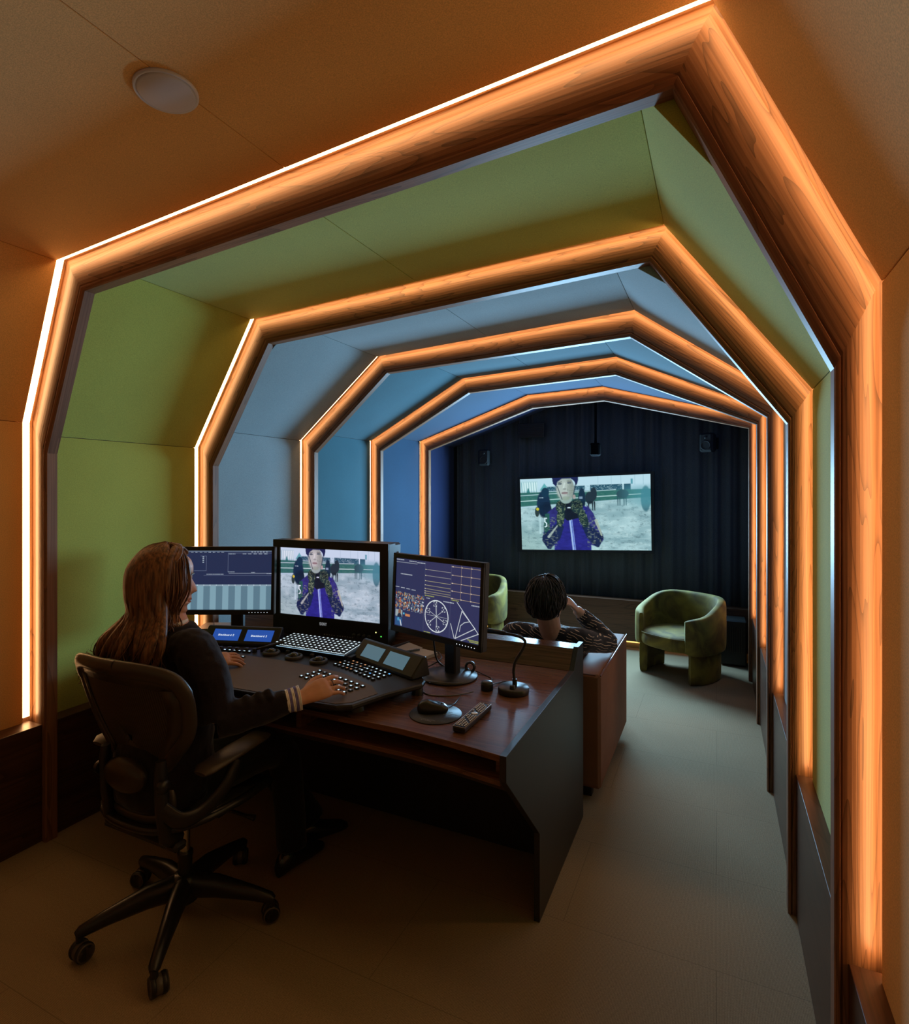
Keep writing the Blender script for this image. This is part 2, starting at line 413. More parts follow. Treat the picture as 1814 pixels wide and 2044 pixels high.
# dark timber wainscot along both sides (set back between the ribs' faces) and under the screen
for i in range(1, 7):
    y0 = Y0 + THK + .001 if i == 1 else RY[i - 1] + THK + .001
    y1 = RY[i] - .001 if i < 6 else 5.74
    for side, xa, xb, nm in ((-1, -2.84, -2.705, 'baseboard_left'), (1, .262, .34, 'baseboard_right')):
        if i == 6: xa, xb = ((-2.84, -2.70) if side < 0 else (.262, .34))
        mb = MB(); mb.box(((xa + xb) / 2, (y0 + y1) / 2, .258), (xb - xa, y1 - y0, .515)); struct(mb, nm, M_WAIN, bevel=.002)
for xa, xb, nm in ((-2.84, -2.705, 'baseboard_left'), (.262, .34, 'baseboard_right')):
    mb = MB(); mb.box(((xa + xb) / 2, (-2.2 + Y0 - .001) / 2, .258), (xb - xa, Y0 - .001 + 2.2, .515)); struct(mb, nm, M_WAIN, bevel=.002)
mb = MB(); mb.box((-1.24, 5.80, .27), (3.05, .12, .40)); struct(mb, 'baseboard_back', M_WAINX, bevel=.002)
mb = MB(); mb.box((-1.24, 5.80, .035), (3.05, .06, .07)); struct(mb, 'baseboard_back', plain('plinth', (.25, .17, .08), .5))
g = MB(); g.box((-1.24, 5.752, .062), (2.95, .008, .010)); tag(g.build('floor_light_strip', M_LED2), 'thin glowing yellow light strip under the back wood panelling, at the carpet', 'light strip')
# ------------------------------------------------------------------ pictures shown on the screens (painted in code on fine grids)
def smooth(a, b, x): t = np.clip((x - a) / (b - a), 0, 1); return t * t * (3 - 2 * t)
class Paint:
    def __init__(s, w, h, bg):
        s.w, s.h = w, h
        s.u, s.v = np.meshgrid(np.linspace(0, 1, w), np.linspace(0, 1, h)); s.asp = w / h
        s.c = np.zeros((h, w, 3)) + np.array(bg); s.px = 1.0 / w
        rs = np.random.RandomState(3); s.n = []
        for k in (6, 14, 30, 70, 150):
            g = rs.rand(k + 2, k + 2); x = s.u * k; y = s.v * k / s.asp * 2.2
            xi, yi = np.floor(x).astype(int) % (k + 1), np.floor(y).astype(int) % (k + 1); fx, fy = x - np.floor(x), y - np.floor(y)
            fx = fx * fx * (3 - 2 * fx); fy = fy * fy * (3 - 2 * fy)
            s.n.append(g[yi, xi] * (1 - fx) * (1 - fy) + g[yi, xi + 1] * fx * (1 - fy) + g[yi + 1, xi] * (1 - fx) * fy + g[yi + 1, xi + 1] * fx * fy)
    def lay(s, m, col, a=1.0):
        m = np.clip(m * a, 0, 1)[..., None]; s.c = s.c * (1 - m) + np.array(col) * m
    def rect(s, x0, y0, x1, y1, col, a=1.0, soft=None):
        e = soft or s.px; m = smooth(x0 - e, x0 + e, s.u) * (1 - smooth(x1 - e, x1 + e, s.u)) * smooth(y0 - e, y0 + e, s.v) * (1 - smooth(y1 - e, y1 + e, s.v)); s.lay(m, col, a)
    def ell(s, cx, cy, rx, ry, col, a=1.0, soft=.12, rot=0):
        x, y = (s.u - cx), (s.v - cy) / s.asp; c, q = math.cos(rot), math.sin(rot)
        x, y = x * c + y * q, -x * q + y * c
        d = np.sqrt((x / rx) ** 2 + (y / (ry / s.asp)) ** 2); s.lay(1 - smooth(1 - soft, 1 + soft, d), col, a)
    def line(s, x0, y0, x1, y1, w, col, a=1.0, w2=None):
        A = np.array([x0, y0 / s.asp]); B = np.array([x1, y1 / s.asp]); d = B - A; L2 = max((d * d).sum(), 1e-9)
        px, py = s.u - A[0], s.v / s.asp - A[1]; t = np.clip((px * d[0] + py * d[1]) / L2, 0, 1)
        r = np.hypot(px - t * d[0], py - t * d[1]); ww = w + ((w2 if w2 is not None else w) - w) * t
        s.lay(1 - smooth(ww - s.px * .7, ww + s.px * .7, r), col, a)
    def poly(s, P, col, a=1.0):
        ins = np.zeros(s.u.shape, bool); n = len(P)
        for i in range(n):
            (x0, y0), (x1, y1) = P[i], P[(i + 1) % n]
            k = ((y0 > s.v) != (y1 > s.v)) & (s.u < (x1 - x0) * (s.v - y0) / (y1 - y0 + 1e-12) + x0); ins ^= k
        m = ins.astype(float); m[1:-1, 1:-1] = (m[1:-1, 1:-1] * 4 + m[:-2, 1:-1] + m[2:, 1:-1] + m[1:-1, :-2] + m[1:-1, 2:]) / 8; s.lay(m, col, a)
    def dots(s, x0, x1, y, col, step=.008, h=.006, seed=0, a=1.0):
        """a line of tiny illegible interface text"""
        r = random.Random(seed); x = x0
        while x < x1:
            w = step * r.uniform(.3, .9); s.rect(x, y, min(x + w, x1), y + h, col, a * r.uniform(.6, 1)); x += w + step * .3

def film(w=300, h=168):
    p = Paint(w, h, (.60, .74, .82)); n = p.n; u, v = p.u, p.v
    p.lay(smooth(.1, .17, v), (.50, .66, .74), .5)
    # far left board, tent, stands
    p.rect(0, .03, .145, .2, (.55, .70, .74)); p.rect(.02, .05, .14, .17, (.75, .86, .86)); 
    for k in range(7): p.line(.01 + .02 * k, .05, .015 + .02 * k, .19, .002, (.12, .34, .38))
    p.poly([(.05, .21), (.065, .12), (.085, .21)], (.05, .22, .22))
    p.poly([(.16, .17), (.20, .07), (.235, .15), (.235, .17)], (.14, .42, .44))
    p.rect(.22, .12, .52, .185, (.03, .10, .15)); p.rect(.56, .115, .86, .195, (.03, .10, .15)); p.lay((n[4] > .7) * (v > .12) * (v < .18) * (u > .22) * (u < .8), (.35, .5, .55), .6)
    p.rect(.80, .10, .81, .2, (.7, .85, .9)); p.rect(.86, .05, .875, .12, (.12, .35, .42))
    for x in (.62, .72, .79, .89, .95): p.line(x, .0, x, .13, .0012, (.35, .5, .58))
    # turf and rails
    p.lay(smooth(.185, .20, v) * (1 - smooth(.385 - .09 * 0, .40, v + .09 * u)), (.035, .145, .13))
    p.lay((n[3] - .3) * smooth(.19, .2, v) * (1 - smooth(.37, .4, v + .08 * u)), (.09, .24, .18), .6)
    p.line(0, .235, .75, .19, .0025, (.55, .70, .72)); p.line(0, .315, .95, .255, .003, (.60, .76, .74))
    # wet mud
    mud = smooth(.40, .43, v + .11 * u)
    p.lay(mud, (.30, .43, .46)); p.lay(mud * smooth(.25, .8, n[0] * .5 + n[1] * .5), (.52, .66, .68), .9); p.lay(mud * smooth(.5, .95, v) * (1 - smooth(.0, .5, u)), (.36, .48, .42), .5)
    p.lay(mud * smooth(.60, .78, n[2] * .55 + n[3] * .45), (.20, .30, .33), .55); p.lay(mud * smooth(.66, .8, n[2] * .4 + n[4] * .6), (.12, .18, .20), .45)
    p.lay(mud * smooth(.62, .8, n[1] * .4 + n[3] * .6), (.66, .78, .78), .45)
    for k in range(7): p.line(.66 + .03 * k, .66 + .05 * k, .99, .50 + .085 * k, .0014, (.62, .75, .75), .45)
    for k in range(26):
        r_ = random.Random(k); x_, y_ = r_.uniform(.0, 1), r_.uniform(.45, 1); p.ell(x_, y_, r_.uniform(.006, .022), r_.uniform(.003, .008), (.08, .13, .15), .6, .5)
    # people and horses behind
    p.ell(.19, .36, .055, .19, (.01, .03, .07)); p.ell(.205, .20, .032, .07, (.01, .04, .08)); p.ell(.22, .46, .035, .13, (.01, .025, .06)); p.ell(.135, .47, .018, .07, (.03, .05, .05)); p.ell(.14, .43, .012, .02, (.65, .52, .05))
    p.rect(.15, .55, .165, .78, (.62, .78, .80), .7, .008); p.dots(.155, .19, .265, (.6, .75, .85), .01, .012, 4)
    p.ell(.495, .30, .028, .15, (.01, .03, .06)); p.rect(.475, .27, .50, .30, (.35, .45, .6), .7)
    p.ell(.555, .29, .035, .085, (.02, .035, .05)); p.ell(.585, .24, .025, .09, (.02, .035, .05))
    for x in (.545, .575, .59): p.line(x, .35, x + .002, .46, .006, (.02, .035, .05), 1, .003)
    p.ell(.80, .25, .045, .06, (.03, .07, .09)); 
    for x in (.765, .78, .81, .825): p.line(x, .28, x, .40, .005, (.03, .07, .09), .9, .003)
    p.ell(.965, .32, .035, .17, (.04, .14, .18), .9)
    p.lay(smooth(.72, .95, u) * smooth(.1, .2, v) * (1 - smooth(.35, .5, v)), (.10, .34, .40), .55)
    # the rider: jacket, sleeves, gloves, face, helmet
    blue = (.035, .03, .30); navy = (.016, .028, .10); dk = (.01, .015, .03)
    p.poly([(.27, .42), (.33, .36), (.46, .36), (.54, .42), (.57, .55), (.56, 1.02), (.27, 1.02), (.26, .6)], blue)
    p.poly([(.22, .48), (.29, .39), (.33, .50), (.26, .66), (.23, .84), (.175, .88), (.19, .66)], (.045, .04, .24))
    p.poly([(.53, .38), (.58, .50), (.65, .80), (.655, .86), (.61, .96), (.56, .93), (.53, .72)], (.05, .045, .25))
    p.poly([(.20, .50), (.235, .49), (.235, .80), (.195, .82), (.185, .68)], (.03, .13, .11))
    p.line(.197, .56, .212, .56, .004, (.85, .93, .95)); p.line(.197, .56, .197, .61, .004, (.85, .93, .95)); p.line(.197, .61, .21, .63, .004, (.85, .93, .95)); p.line(.21, .63, .21, .67, .004, (.85, .93, .95)); p.line(.21, .67, .197, .68, .004, (.85, .93, .95))
    p.poly([(.175, .80), (.30, .62), (.35, .68), (.32, .84), (.24, .99), (.215, .99), (.17, .87)], navy)
    p.poly([(.655, .82), (.53, .62), (.49, .68), (.53, .84), (.60, .96), (.62, .96)], navy)
    p.lay((smooth(.60, .75, n[3]) * ((u < .30) | (u > .53)) * (u > .17) * (u < .66) * (v > .55) * (v < .97)) * ((p.c[..., 2] < .35)), (.24, .27, .26), .65)
    p.line(.225, .82, .30, .66, .010, (.55, .58, .50), .7, .004); p.line(.60, .60, .64, .80, .012, (.55, .58, .42), .7, .006)
    p.line(.402, .55, .428, 1.02, .012, (.42, .52, .85)); p.line(.410, .6, .432, 1.02, .005, (.16, .22, .70))
    p.poly([(.33, .34), (.47, .32), (.47, .56), (.38, .60), (.34, .54)], dk); p.rect(.38, .41, .405, .425, (.8, .88, .95))
    for cx, cy, rx, ry, ro in ((.33, .40, .042, .09, .3), (.455, .40, .048, .10, -.25), (.325, .55, .032, .14, .15), (.50, .56, .034, .14, -.35)):
        p.ell(cx, cy, rx, ry, (.02, .045, .05), rot=ro); 
        m = (((u - cx) / rx) ** 2 + ((v - cy) / ry) ** 2 < .85)
        p.lay(m * smooth(.5, .7, n[4] * .6 + n[3] * .4), (.22, .27, .15), .8)
    for k in range(4): p.line(.305 + .016 * k, .33 + .012 * k, .345 + .012 * k, .41, .003, (.005, .01, .02)); p.line(.425 + .016 * k, .32 + .015 * k, .45 + .012 * k, .42, .003, (.005, .01, .02))
    p.ell(.372, .29, .048, .07, (.34, .42, .38)); p.ell(.368, .15, .070, .165, (.36, .38, .35), soft=.08); p.ell(.352, .15, .050, .135, (.56, .56, .51), .9, .45); p.ell(.41, .17, .022, .10, (.30, .30, .26), .5, .6)
    p.lay((((u - .37) / .068) ** 2 + ((v - .15) / .16) ** 2 < 1) * smooth(.55, .75, n[4]) * (u > .38), (.25, .28, .22), .7)
    p.ell(.325, .085, .017, .014, (.12, .14, .16)); p.ell(.400, .075, .018, .014, (.12, .14, .16)); p.line(.308, .066, .34, .058, .003, (.18, .17, .16)); p.line(.385, .052, .418, .055, .003, (.18, .17, .16))
    p.line(.362, .08, .352, .15, .006, (.80, .80, .74), .6); p.ell(.362, .158, .015, .012, (.30, .30, .28), .8)
    p.ell(.362, .215, .026, .018, (.42, .30, .30)); p.line(.34, .214, .385, .212, .0022, (.1, .05, .06)); p.ell(.368, .29, .03, .03, (.32, .38, .28), .6)
    p.line(.305, .12, .34, .30, .003, (.05, .07, .1)); p.line(.45, .08, .425, .29, .004, (.05, .07, .1)); p.ell(.435, .27, .012, .03, (.5, .36, .34), .8)
    p.poly([(.262, -.02), (.47, -.02), (.468, .06), (.455, .12), (.44, .06), (.41, .012), (.345, .012), (.305, .06), (.298, .13), (.27, .08)], (.015, .02, .085))
    # cloth, light and dirt on the figure
    fig = ((u > .16) & (u < .66) & (v > .33) & (p.c[..., 0] < .2) & (p.c[..., 2] > p.c[..., 0] * 1.2)).astype(float)
    p.c *= (1 - .55 * (fig * (n[2] * .5 + n[3] * .5)))[..., None] * (1 + .25 * fig * smooth(.6, .9, n[3]))[..., None]
    return p

def ui_left(w=300, h=190):
    p = Paint(w, h, (.022, .034, .095)); T = (.62, .72, .85)
    p.rect(0, 0, 1, .012, (.25, .33, .45))
    for k in range(9): p.dots(.12 + .045 * k, .12 + .045 * k + .026, .022, T, .014, .010, k)
    for k in range(6): p.dots(.79 + .03 * k, .79 + .03 * k + .016, .016, T, .01, .012, 20 + k)
    p.dots(.555, .625, .05, T, .012, .009, 5)
    for k in range(5): p.dots(.70 + .055 * k, .70 + .055 * k + .035, .048, T, .01, .012, 30 + k)
    g = (.22, .27, .42)
    for a in ((.265, .09, .325, .09), (.325, .09, .325, .34), (.2, .34, .325, .34), (.55, .04, .55, .36), (.55, .04, 1, .04), (.3, .42, 1, .42)): p.line(*a, .0012, g)
    p.dots(.33, .505, .395, T, .01, .010, 8); p.dots(.55, .62, .355, T, .01, .010, 9); p.line(.56, .385, 1, .385, .0018, (.5, .56, .7)); p.dots(.79, .83, .365, T, .01, .009, 10); p.dots(.95, 1, .385, T, .01, .01, 12)
    for k in range(4): p.rect(.285, .10 + .03 * k, .30, .112 + .03 * k, T)
    p.rect(0, .575, 1, .60, (.30, .42, .52))
    for k in range(16):
        x = -.02 + k * .0645; p.rect(x, .60, x + .0645, 1, (.13, .24, .32) if k % 2 else (.26, .44, .54)); p.rect(x + .063, .575, x + .068, .595, (.75, .9, 1))
    return p

def ui_right(w=340, h=212):
    p = Paint(w, h, (.035, .038, .11)); T = (.75, .82, .9); u, v = p.u, p.v
    p.rect(0, 0, .37, 1, (.030, .036, .105)); p.line(.37, 0, .37, 1, .001, (.1, .12, .2)); p.line(.68, 0, .68, 1, .001, (.1, .12, .2))
    p.dots(0, .10, .012, T, .012, .012, 1); p.dots(.17, .26, .02, T, .012, .010, 2); p.dots(.27, .37, .028, T, .012, .012, 3); p.line(0, .055, .27, .055, .0014, T, .7); p.dots(.06, .21, .22, T, .008, .012, 4)
    Yl = (.55, .50, .26)
    for k, y in enumerate((.115, .20, .275, .335, .385, .42, .45)): p.line(.375, y, .675, y, .0013, Yl if k > 1 else (.5, .48, .42)); p.rect(.375, y - .006, .385, y + .004, (.9, .85, .6))
    for y in (.03, .145, .255, .36, .46): 
        p.line(.68, y, 1, y, .0012, (.62, .46, .30))
        for x in (.69, .79, .895): p.rect(x, y - .006, x + .012, y + .004, (.95, .8, .6))
    for x in (.79, .895): p.line(x, 0, x, .47, .0010, (.42, .30, .20))
    p.dots(.38, .49, .475, (.6, .65, .1), .012, .012, 6); p.dots(.69, .77, .475, (.6, .65, .1), .012, .012, 7); p.dots(.40, .44, .51, T, .01, .01, 8); p.dots(.60, .72, .515, T, .01, .012, 9); p.dots(.91, 1, .50, T, .01, .012, 10)
    for k in range(4): p.dots(.0 + .07 * k, .05 + .07 * k, .42 + .004 * k, T, .01, .010, 40 + k)
    r = random.Random(5); cols = [(.5, .2, .06), (.12, .2, .3), (.35, .08, .04), (.2, .3, .35), (.45, .28, .12), (.04, .06, .1)]
    for row in range(3):
        for k in range(7):
            x = .005 + k * .052; y = .50 + row * .085
            for q in range(14): p.ell(x + r.uniform(0, .048), y + r.uniform(.0, .07), r.uniform(.002, .008), r.uniform(.006, .02), r.choice(cols + [(.6, .7, .8), (.8, .2, .1)][: 1 + (q % 5 == 0)]), 1, .3)
            p.dots(x, x + .02, y + .075, T, .008, .006, row * 9 + k, .7)
    p.rect(.01, .76, .10, .86, (.35, .42, .45)); p.ell(.065, .79, .018, .045, (.25, .12, .08)); p.ell(.065, .86, .03, .05, (.02, .03, .06)); p.rect(.14, .80, .20, .835, (.62, .24, .10)); p.rect(.11, .79, .13, .815, (.1, .45, .65))
    p.rect(.01, .87, .10, .99, (.03, .10, .26)); p.ell(.05, .90, .014, .025, (.08, .35, .6)); p.line(.075, .91, .09, .98, .006, (.7, .75, .8))
    W = (.80, .86, .90); cx, cy, R = .525, .745, .135
    for k in range(90):
        a0, a1 = k * math.pi / 45, (k + 1) * math.pi / 45; A = lambda a, q=R: (cx + q * math.cos(a), cy + q * math.sin(a) * p.asp); p.line(*A(a0), *A(a1), .0032 if k % 2 else .0042, W)
    for k in range(6):
        a = .35 + k * math.pi / 3; q = R * .78; bx, by = cx + q * math.cos(a), cy + q * math.sin(a) * p.asp
        for (sx, sy) in ((-1, -1), (1, -1), (1, 1), (-1, 1)):
            ex, ey = bx + sx * .017, by + sy * .030; p.line(ex, ey, ex - sx * .010, ey, .0018, W); p.line(ex, ey, ex, ey - sy * .016, .0018, W)
        p.ell(bx, by, .004, .007, W)
        a += .05; p.line(cx, cy, cx + R * .7 * math.cos(a), cy + R * .7 * math.sin(a) * p.asp, .0016 if k % 2 else .0024, W, .8)
    p.line(cx, cy - R * 1.3, cx, cy + R * 1.3, .0012, W, .6); p.line(cx - R * .8, cy, cx + R * .9, cy, .0012, W, .6)
    tri = [(.745, .985), (.81, .605), (.955, .80)]
    for a, b in zip(tri, tri[1:] + tri[:1]): p.line(*a, *b, .0024, W)
    for a in ((.755, .50, .99, .86), (.99, .86, .81, .995), (.69, .80, .735, .985)): p.line(*a, .0024, W)
    q = [(.79, .88), (.80, .80), (.84, .75), (.90, .72)]
    for a, b in zip(q, q[1:]): p.line(*a, *b, .0022, W)
    p.dots(.88, 1, .955, (.6, .65, .1), .01, .012, 61); p.dots(.90, 1, .975, (.6, .65, .1), .01, .012, 62); p.dots(.38, .46, .985, (.6, .65, .1), .01, .01, 63)
    return p

def screen_mat(name, strength, tint=(1, 1, 1), rough=.25):
    m, nt, b = new_mat(name)
    at = N(nt, 'ShaderNodeAttribute'); at.attribute_name = 'picture'
    mx = N(nt, 'ShaderNodeVectorMath', operation='MULTIPLY'); mx.inputs[1].default_value = tint; L(nt, at.outputs['Color'], mx.inputs[0])
    L(nt, mx.outputs[0], b.inputs['Emission Color']); b.inputs['Emission Strength'].default_value = strength
    b.inputs['Base Color'].default_value = (.006, .006, .008, 1); b.inputs['Roughness'].default_value = rough; b.inputs['Specular IOR Level'].default_value = .5
    return m
def picture(name, p, TL, TR, BR, BL, mat, parent):
    """a glowing flat picture on the quad TL-TR-BR-BL"""
    TL, TR, BR, BL = map(Vector, (TL, TR, BR, BL)); w, h = p.w, p.h
    off = Vector(parent.location) if parent else Vector()
    uu = np.linspace(0, 1, w)[None, :, None]; vv = np.linspace(0, 1, h)[:, None, None]
    P = (np.array(TL) * (1 - uu) * (1 - vv) + np.array(TR) * uu * (1 - vv) + np.array(BL) * (1 - uu) * vv + np.array(BR) * uu * vv).reshape(-1, 3) - np.array(off)
    me = bpy.data.meshes.new(name); i = np.arange(w * h).reshape(h, w)
    F = np.stack([i[:-1, :-1], i[1:, :-1], i[1:, 1:], i[:-1, 1:]], -1).reshape(-1, 4)
    me.from_pydata(P.tolist(), [], F.tolist())
    a = me.color_attributes.new('picture', 'FLOAT_COLOR', 'POINT')
    c = np.ones((w * h, 4)); c[:, :3] = np.clip(p.c.reshape(-1, 3), 0, 1); a.data.foreach_set('color', c.ravel())
    me.materials.append(mat); o = bpy.data.objects.new(name, me); COL.objects.link(o); o.parent = parent
    return o

FILM = film()
# ------------------------------------------------------------------ the far wall: dark curtain, projection screen, speakers
def curtain():
    mb = MB(); xs = []; x = -2.74
    rnd = random.Random(4)
    n = 420; pts = []
    ph = 0
    for k in range(n + 1):
        x = -2.76 + 3.06 * k / n; ph += .42 + .12 * math.sin(k * .07)
        pts.append((x, 5.972 + .020 * math.sin(ph * .62) + .006 * math.sin(ph * 1.7)))
    zs = [.40, 1.0, 1.8, 2.62]
    vs = [(x, y, z) for z in zs for x, y in pts]; W = n + 1
    mb.add(vs, [(r * W + k, r * W + k + 1, (r + 1) * W + k + 1, (r + 1) * W + k) for r in range(len(zs) - 1) for k in range(n)], 0, True)
    m = fabric('dark_curtain', (.075, .088, .10), weave=600, var=.2, sheen=.3)
    o = mb.build('curtain', m, fixn=False, solid=.004)
    return tag(o, 'dark pleated curtain across the far wall, hanging behind the large glowing screen', 'curtain')
curtain()
def place_screen():
    t = thing('projection_screen', 'large rectangular projection screen on the dark far wall showing a muddy jockey fastening his helmet', 'screen', (-1.26, 5.88, .90))
    TL, TR, BR, BL = (-1.945, 5.855, 1.676), (-.594, 5.855, 1.719), (-.583, 5.855, .961), (-1.920, 5.855, .912)
    mb = MB(); mb.prism([(-1.975, .885), (-.56, .93), (-.56, 1.745), (-1.975, 1.70)], 'y', 5.858, 5.905); mb.build('backing', plain('screen_backing', (.02, .022, .025), .7), t)
    picture('projected_picture', FILM, TL, TR, BR, BL, screen_mat('projected_film', 1.0, (.80, .97, 1.0), .9), t)
    return t
place_screen()
ld = bpy.data.lights.new('added_fill_light', 'AREA'); ld.shape = 'RECTANGLE'; ld.size = 1.34; ld.size_y = .78; ld.energy = FILL_W; ld.color = (.36, .69, 1.0)  # added lamp the size of the screen; the picture alone lights little
lo = bpy.data.objects.new('added_fill_light', ld); COL.objects.link(lo); lo.location = (-1.26, 5.84, 1.32); lo.rotation_euler = (math.radians(-90), 0, 0)

M_SPK = plain('speaker_grey', (.028, .029, .030), .6, spec=.25)
def speaker(loc, rz, label):
    t = thing('loudspeaker', label, 'speaker', (0, 0, 0), 'small loudspeakers high on the far wall')
    c = MB(); c.box((0, 0, .09), (.125, .11, .18), ch=.018); c.build('cabinet', M_SPK, t)
    w = MB(); w.lathe([(.0, -.004), (.030, -.004), (.040, .003), (.046, .003), (.046, -.006)], 24, 0, (0, -.056, .062), Matrix.Rotation(math.radians(90), 3, 'X')); w.build('woofer', plain('cone_black', (.01, .01, .011), .6), t)
    w = MB(); w.lathe([(.0, .004), (.010, .003), (.016, -.002), (.016, -.006)], 20, 0, (0, -.056, .138), Matrix.Rotation(math.radians(90), 3, 'X')); w.build('tweeter', plain('tweeter_black', (.015, .015, .016), .35), t)
    b = MB(); b.box((0, .085, .09), (.035, .09, .05)); b.box((0, .136, .09), (.09, .03, .11)); b.build('wall_bracket', M_BLACK, t)
    t.location = loc; t.rotation_euler = (0, 0, rz)
    return t
s1 = speaker((-2.34, 5.80, 1.83), .15, 'small dark loudspeaker high on the left part of the far wall')
dup(s1, (-.075, 5.80, 1.915), -.35, 'small dark loudspeaker high in the right corner, angled on its bracket')
t = thing('ceiling_hung_speaker', 'dark speaker hanging on a thin pole from the ceiling above the projection screen', 'speaker', (-1.10, 5.7, 1.92))
mb = MB(); mb.tube([(-1.10, 5.7, 2.0), (-1.10, 5.7, 2.56)], .014, 10); mb.build('pole', plain('pole_black', (.004, .004, .005), .9, spec=.05), t)
mb = MB(); mb.box((-1.10, 5.69, 1.965), (.10, .10, .13), ch=.015); mb.build('cabinet', plain('hung_black', (.004, .004, .005), .9, spec=.05), t)
mb = MB(); mb.box((-1.83, 5.90, 2.21), (.30, .025, .16), ch=.004)
for k in range(7): mb.box((-1.83, 5.884, 2.15 + k * .02), (.27, .01, .006))
tag(mb.build('air_vent', plain('vent_black', (.012, .013, .015), .5)), 'dark rectangular slatted air vent high on the far wall, left of centre', 'vent')
t = thing('ribbed_floor_unit', 'low dark floor cabinet with vertical ribs in the far right corner beside the green armchair', 'cabinet', (.13, 5.62, 0))
mb = MB(); mb.box((.13, 5.62, .21), (.22, .20, .40), ch=.012); mb.build('cabinet', plain('unit_black', (.018, .018, .016), .5), t)
mb = MB()
for k in range(9): mb.box((.055 + k * .018, 5.514, .24), (.006, .012, .22))
mb.build('grille', plain('unit_grille', (.035, .032, .025), .5), t)

# white round ceiling speaker
t = thing('ceiling_speaker', 'round white flat disc set in the tan ceiling panels at the upper left', 'ceiling speaker', (-1.332, 1.033, 2.68))
def ceil_z(x): a, b = OUT[1][1], OUT[1][2]; return a[1] + (b[1] - a[1]) * (x - a[0]) / (b[0] - a[0])
sl = math.atan2(OUT[1][2][1] - OUT[1][1][1], OUT[1][2][0] - OUT[1][1][0])
zc = ceil_z(-1.332) - .001; Mr = Matrix.Rotation(-sl, 3, 'Y')
mb = MB(); mb.lathe([(.0, -.010), (.068, -.010), (.072, -.006), (.072, .001)], 40, 0, (-1.332, 1.033, zc), Mr); mb.build('grille', plain('white_grille', (.55, .55, .60), .6, noise_amt=.1, nscale=600), t)
mb = MB(); mb.lathe([(.070, -.004), (.077, -.008), (.080, -.004), (.080, .002), (.070, .002)], 40, 0, (-1.332, 1.033, zc), Mr); mb.build('rim', plain('white_rim', (.6, .6, .65), .4), t)
# ------------------------------------------------------------------ desk
M_LAM = plain('black_laminate', (.022, .020, .020), .38, noise_amt=.15, nscale=8)
M_FASC = plain('grey_brown_panel', (.075, .045, .035), .55)
D = thing('desk', 'long walnut editing desk with black chamfered side panel, open front slot and raised back ledge', 'desk', (-1.6, 2.15, 0))
XR, XL = -.575, -2.62
front = [(-2.62, 1.60), (-2.25, 1.61), (-1.9, 1.625), (-1.55, 1.64), (-1.2, 1.645), (-.97, 1.645), (-.78, 1.63), (-.597, 1.605)]
mb = MB(); mb.prism(front + [(-.597, 2.50), (XL, 2.50)], 'z', .724, .745); mb.build('worktop', M_DESK, D, bevel=.0015)
mb = MB(); mb.prism([(x, y + .004) for x, y in front] + [(-.597, 2.02), (XL, 2.02)], 'z', .648, .664); mb.build('shelf', M_DESK, D, bevel=.0015)
mb = MB(); mb.box((-1.6, 2.03, .695), (2.02, .02, .062)); mb.build('slot_back', M_LAM, D)
for x in (-.62, -1.42, -2.2):
    mb = MB(); mb.box((x, 1.83, .694), (.022, .34, .06)); mb.build('divider', M_DESK, D)
vs = []; 
mb = MB()
n = len(front); 
mb.add([(x, y + .02, .648) for x, y in front] + [(x, y + .13, .565) for x, y in front] + [(x, y + .15, .565) for x, y in front], [(k, k + 1, n + k + 1, n + k) for k in range(n - 1)] + [(n + k, n + k + 1, 2 * n + k + 1, 2 * n + k) for k in range(n - 1)])
mb.build('fascia', M_FASC, D)
side = [(1.60, .747), (1.60, .668), (1.954, .319), (1.954, 0), (2.68, 0), (2.68, .832), (2.575, .832), (2.49, .747)]
for xa, xb in ((XR - .022, XR), (XL - .0, XL + .022)):
    mb = MB(); mb.prism(side, 'x', xa, xb); mb.build('side_panel', M_LAM, D, bevel=.0015)
mb = MB(); mb.prism([(2.49, .746), (2.565, .826), (2.66, .826), (2.66, .746)], 'x', XL + .024, XR - .0225); mb.build('back_ledge', M_DESK, D, bevel=.0015)
mb = MB(); mb.box(((XL + XR) / 2, 2.30, .33), (XR - XL - .05, .02, .63)); mb.build('modesty_panel', M_LAM, D)
mb = MB(); mb.box(((XL + XR) / 2, 2.64, .38), (XR - XL - .05, .02, .72)); mb.build('back_panel', M_LAM, D)
ZD = .745

# ------------------------------------------------------------------ leather sofa block behind the desk
M_LEA = plain('cognac_leather', (.27, .115, .058), .72, noise_amt=.15, nscale=9, bump=.3, spec=.2)
S = thing('sofa', 'cognac brown leather box sofa with square arm, standing behind the desk', 'sofa', (-1.5, 3.25, 0))
def cushion_box(c, d, ch=.025): mb = MB(); mb.box(c, d, ch=ch); return mb
mb = cushion_box((-1.48, 2.89, .35), (1.515, .14, .57)); mb.build('backrest', M_LEA, S, bevel=.008)
mb = cushion_box((-.62, 3.27, .35), (.20, .90, .57), .012); mb.build('arm', M_LEA, S, bevel=.006)
mb = cushion_box((-2.34, 3.27, .35), (.20, .90, .57), .012); mb.build('arm', M_LEA, S, bevel=.006)
mb = cushion_box((-1.48, 3.345, .22), (1.515, .76, .28)); mb.build('seat', M_LEA, S, bevel=.01)
for x, y in ((-.60, 2.90), (-.60, 3.66), (-2.36, 2.90), (-2.36, 3.66)):
    mb = MB(); mb.box((x, y, .035), (.05, .05, .07)); mb.build('leg', M_BLACK, S)
for P in ([(-.521, 2.822, .633), (-.521, 3.715, .633)], [(-.545, 2.821, .634), (-2.42, 2.821, .634)]):
    mb = MB(); mb.tube(P, .004, 6); mb.build('piping', plain('leather_piping', (.20, .08, .045), .4), S)

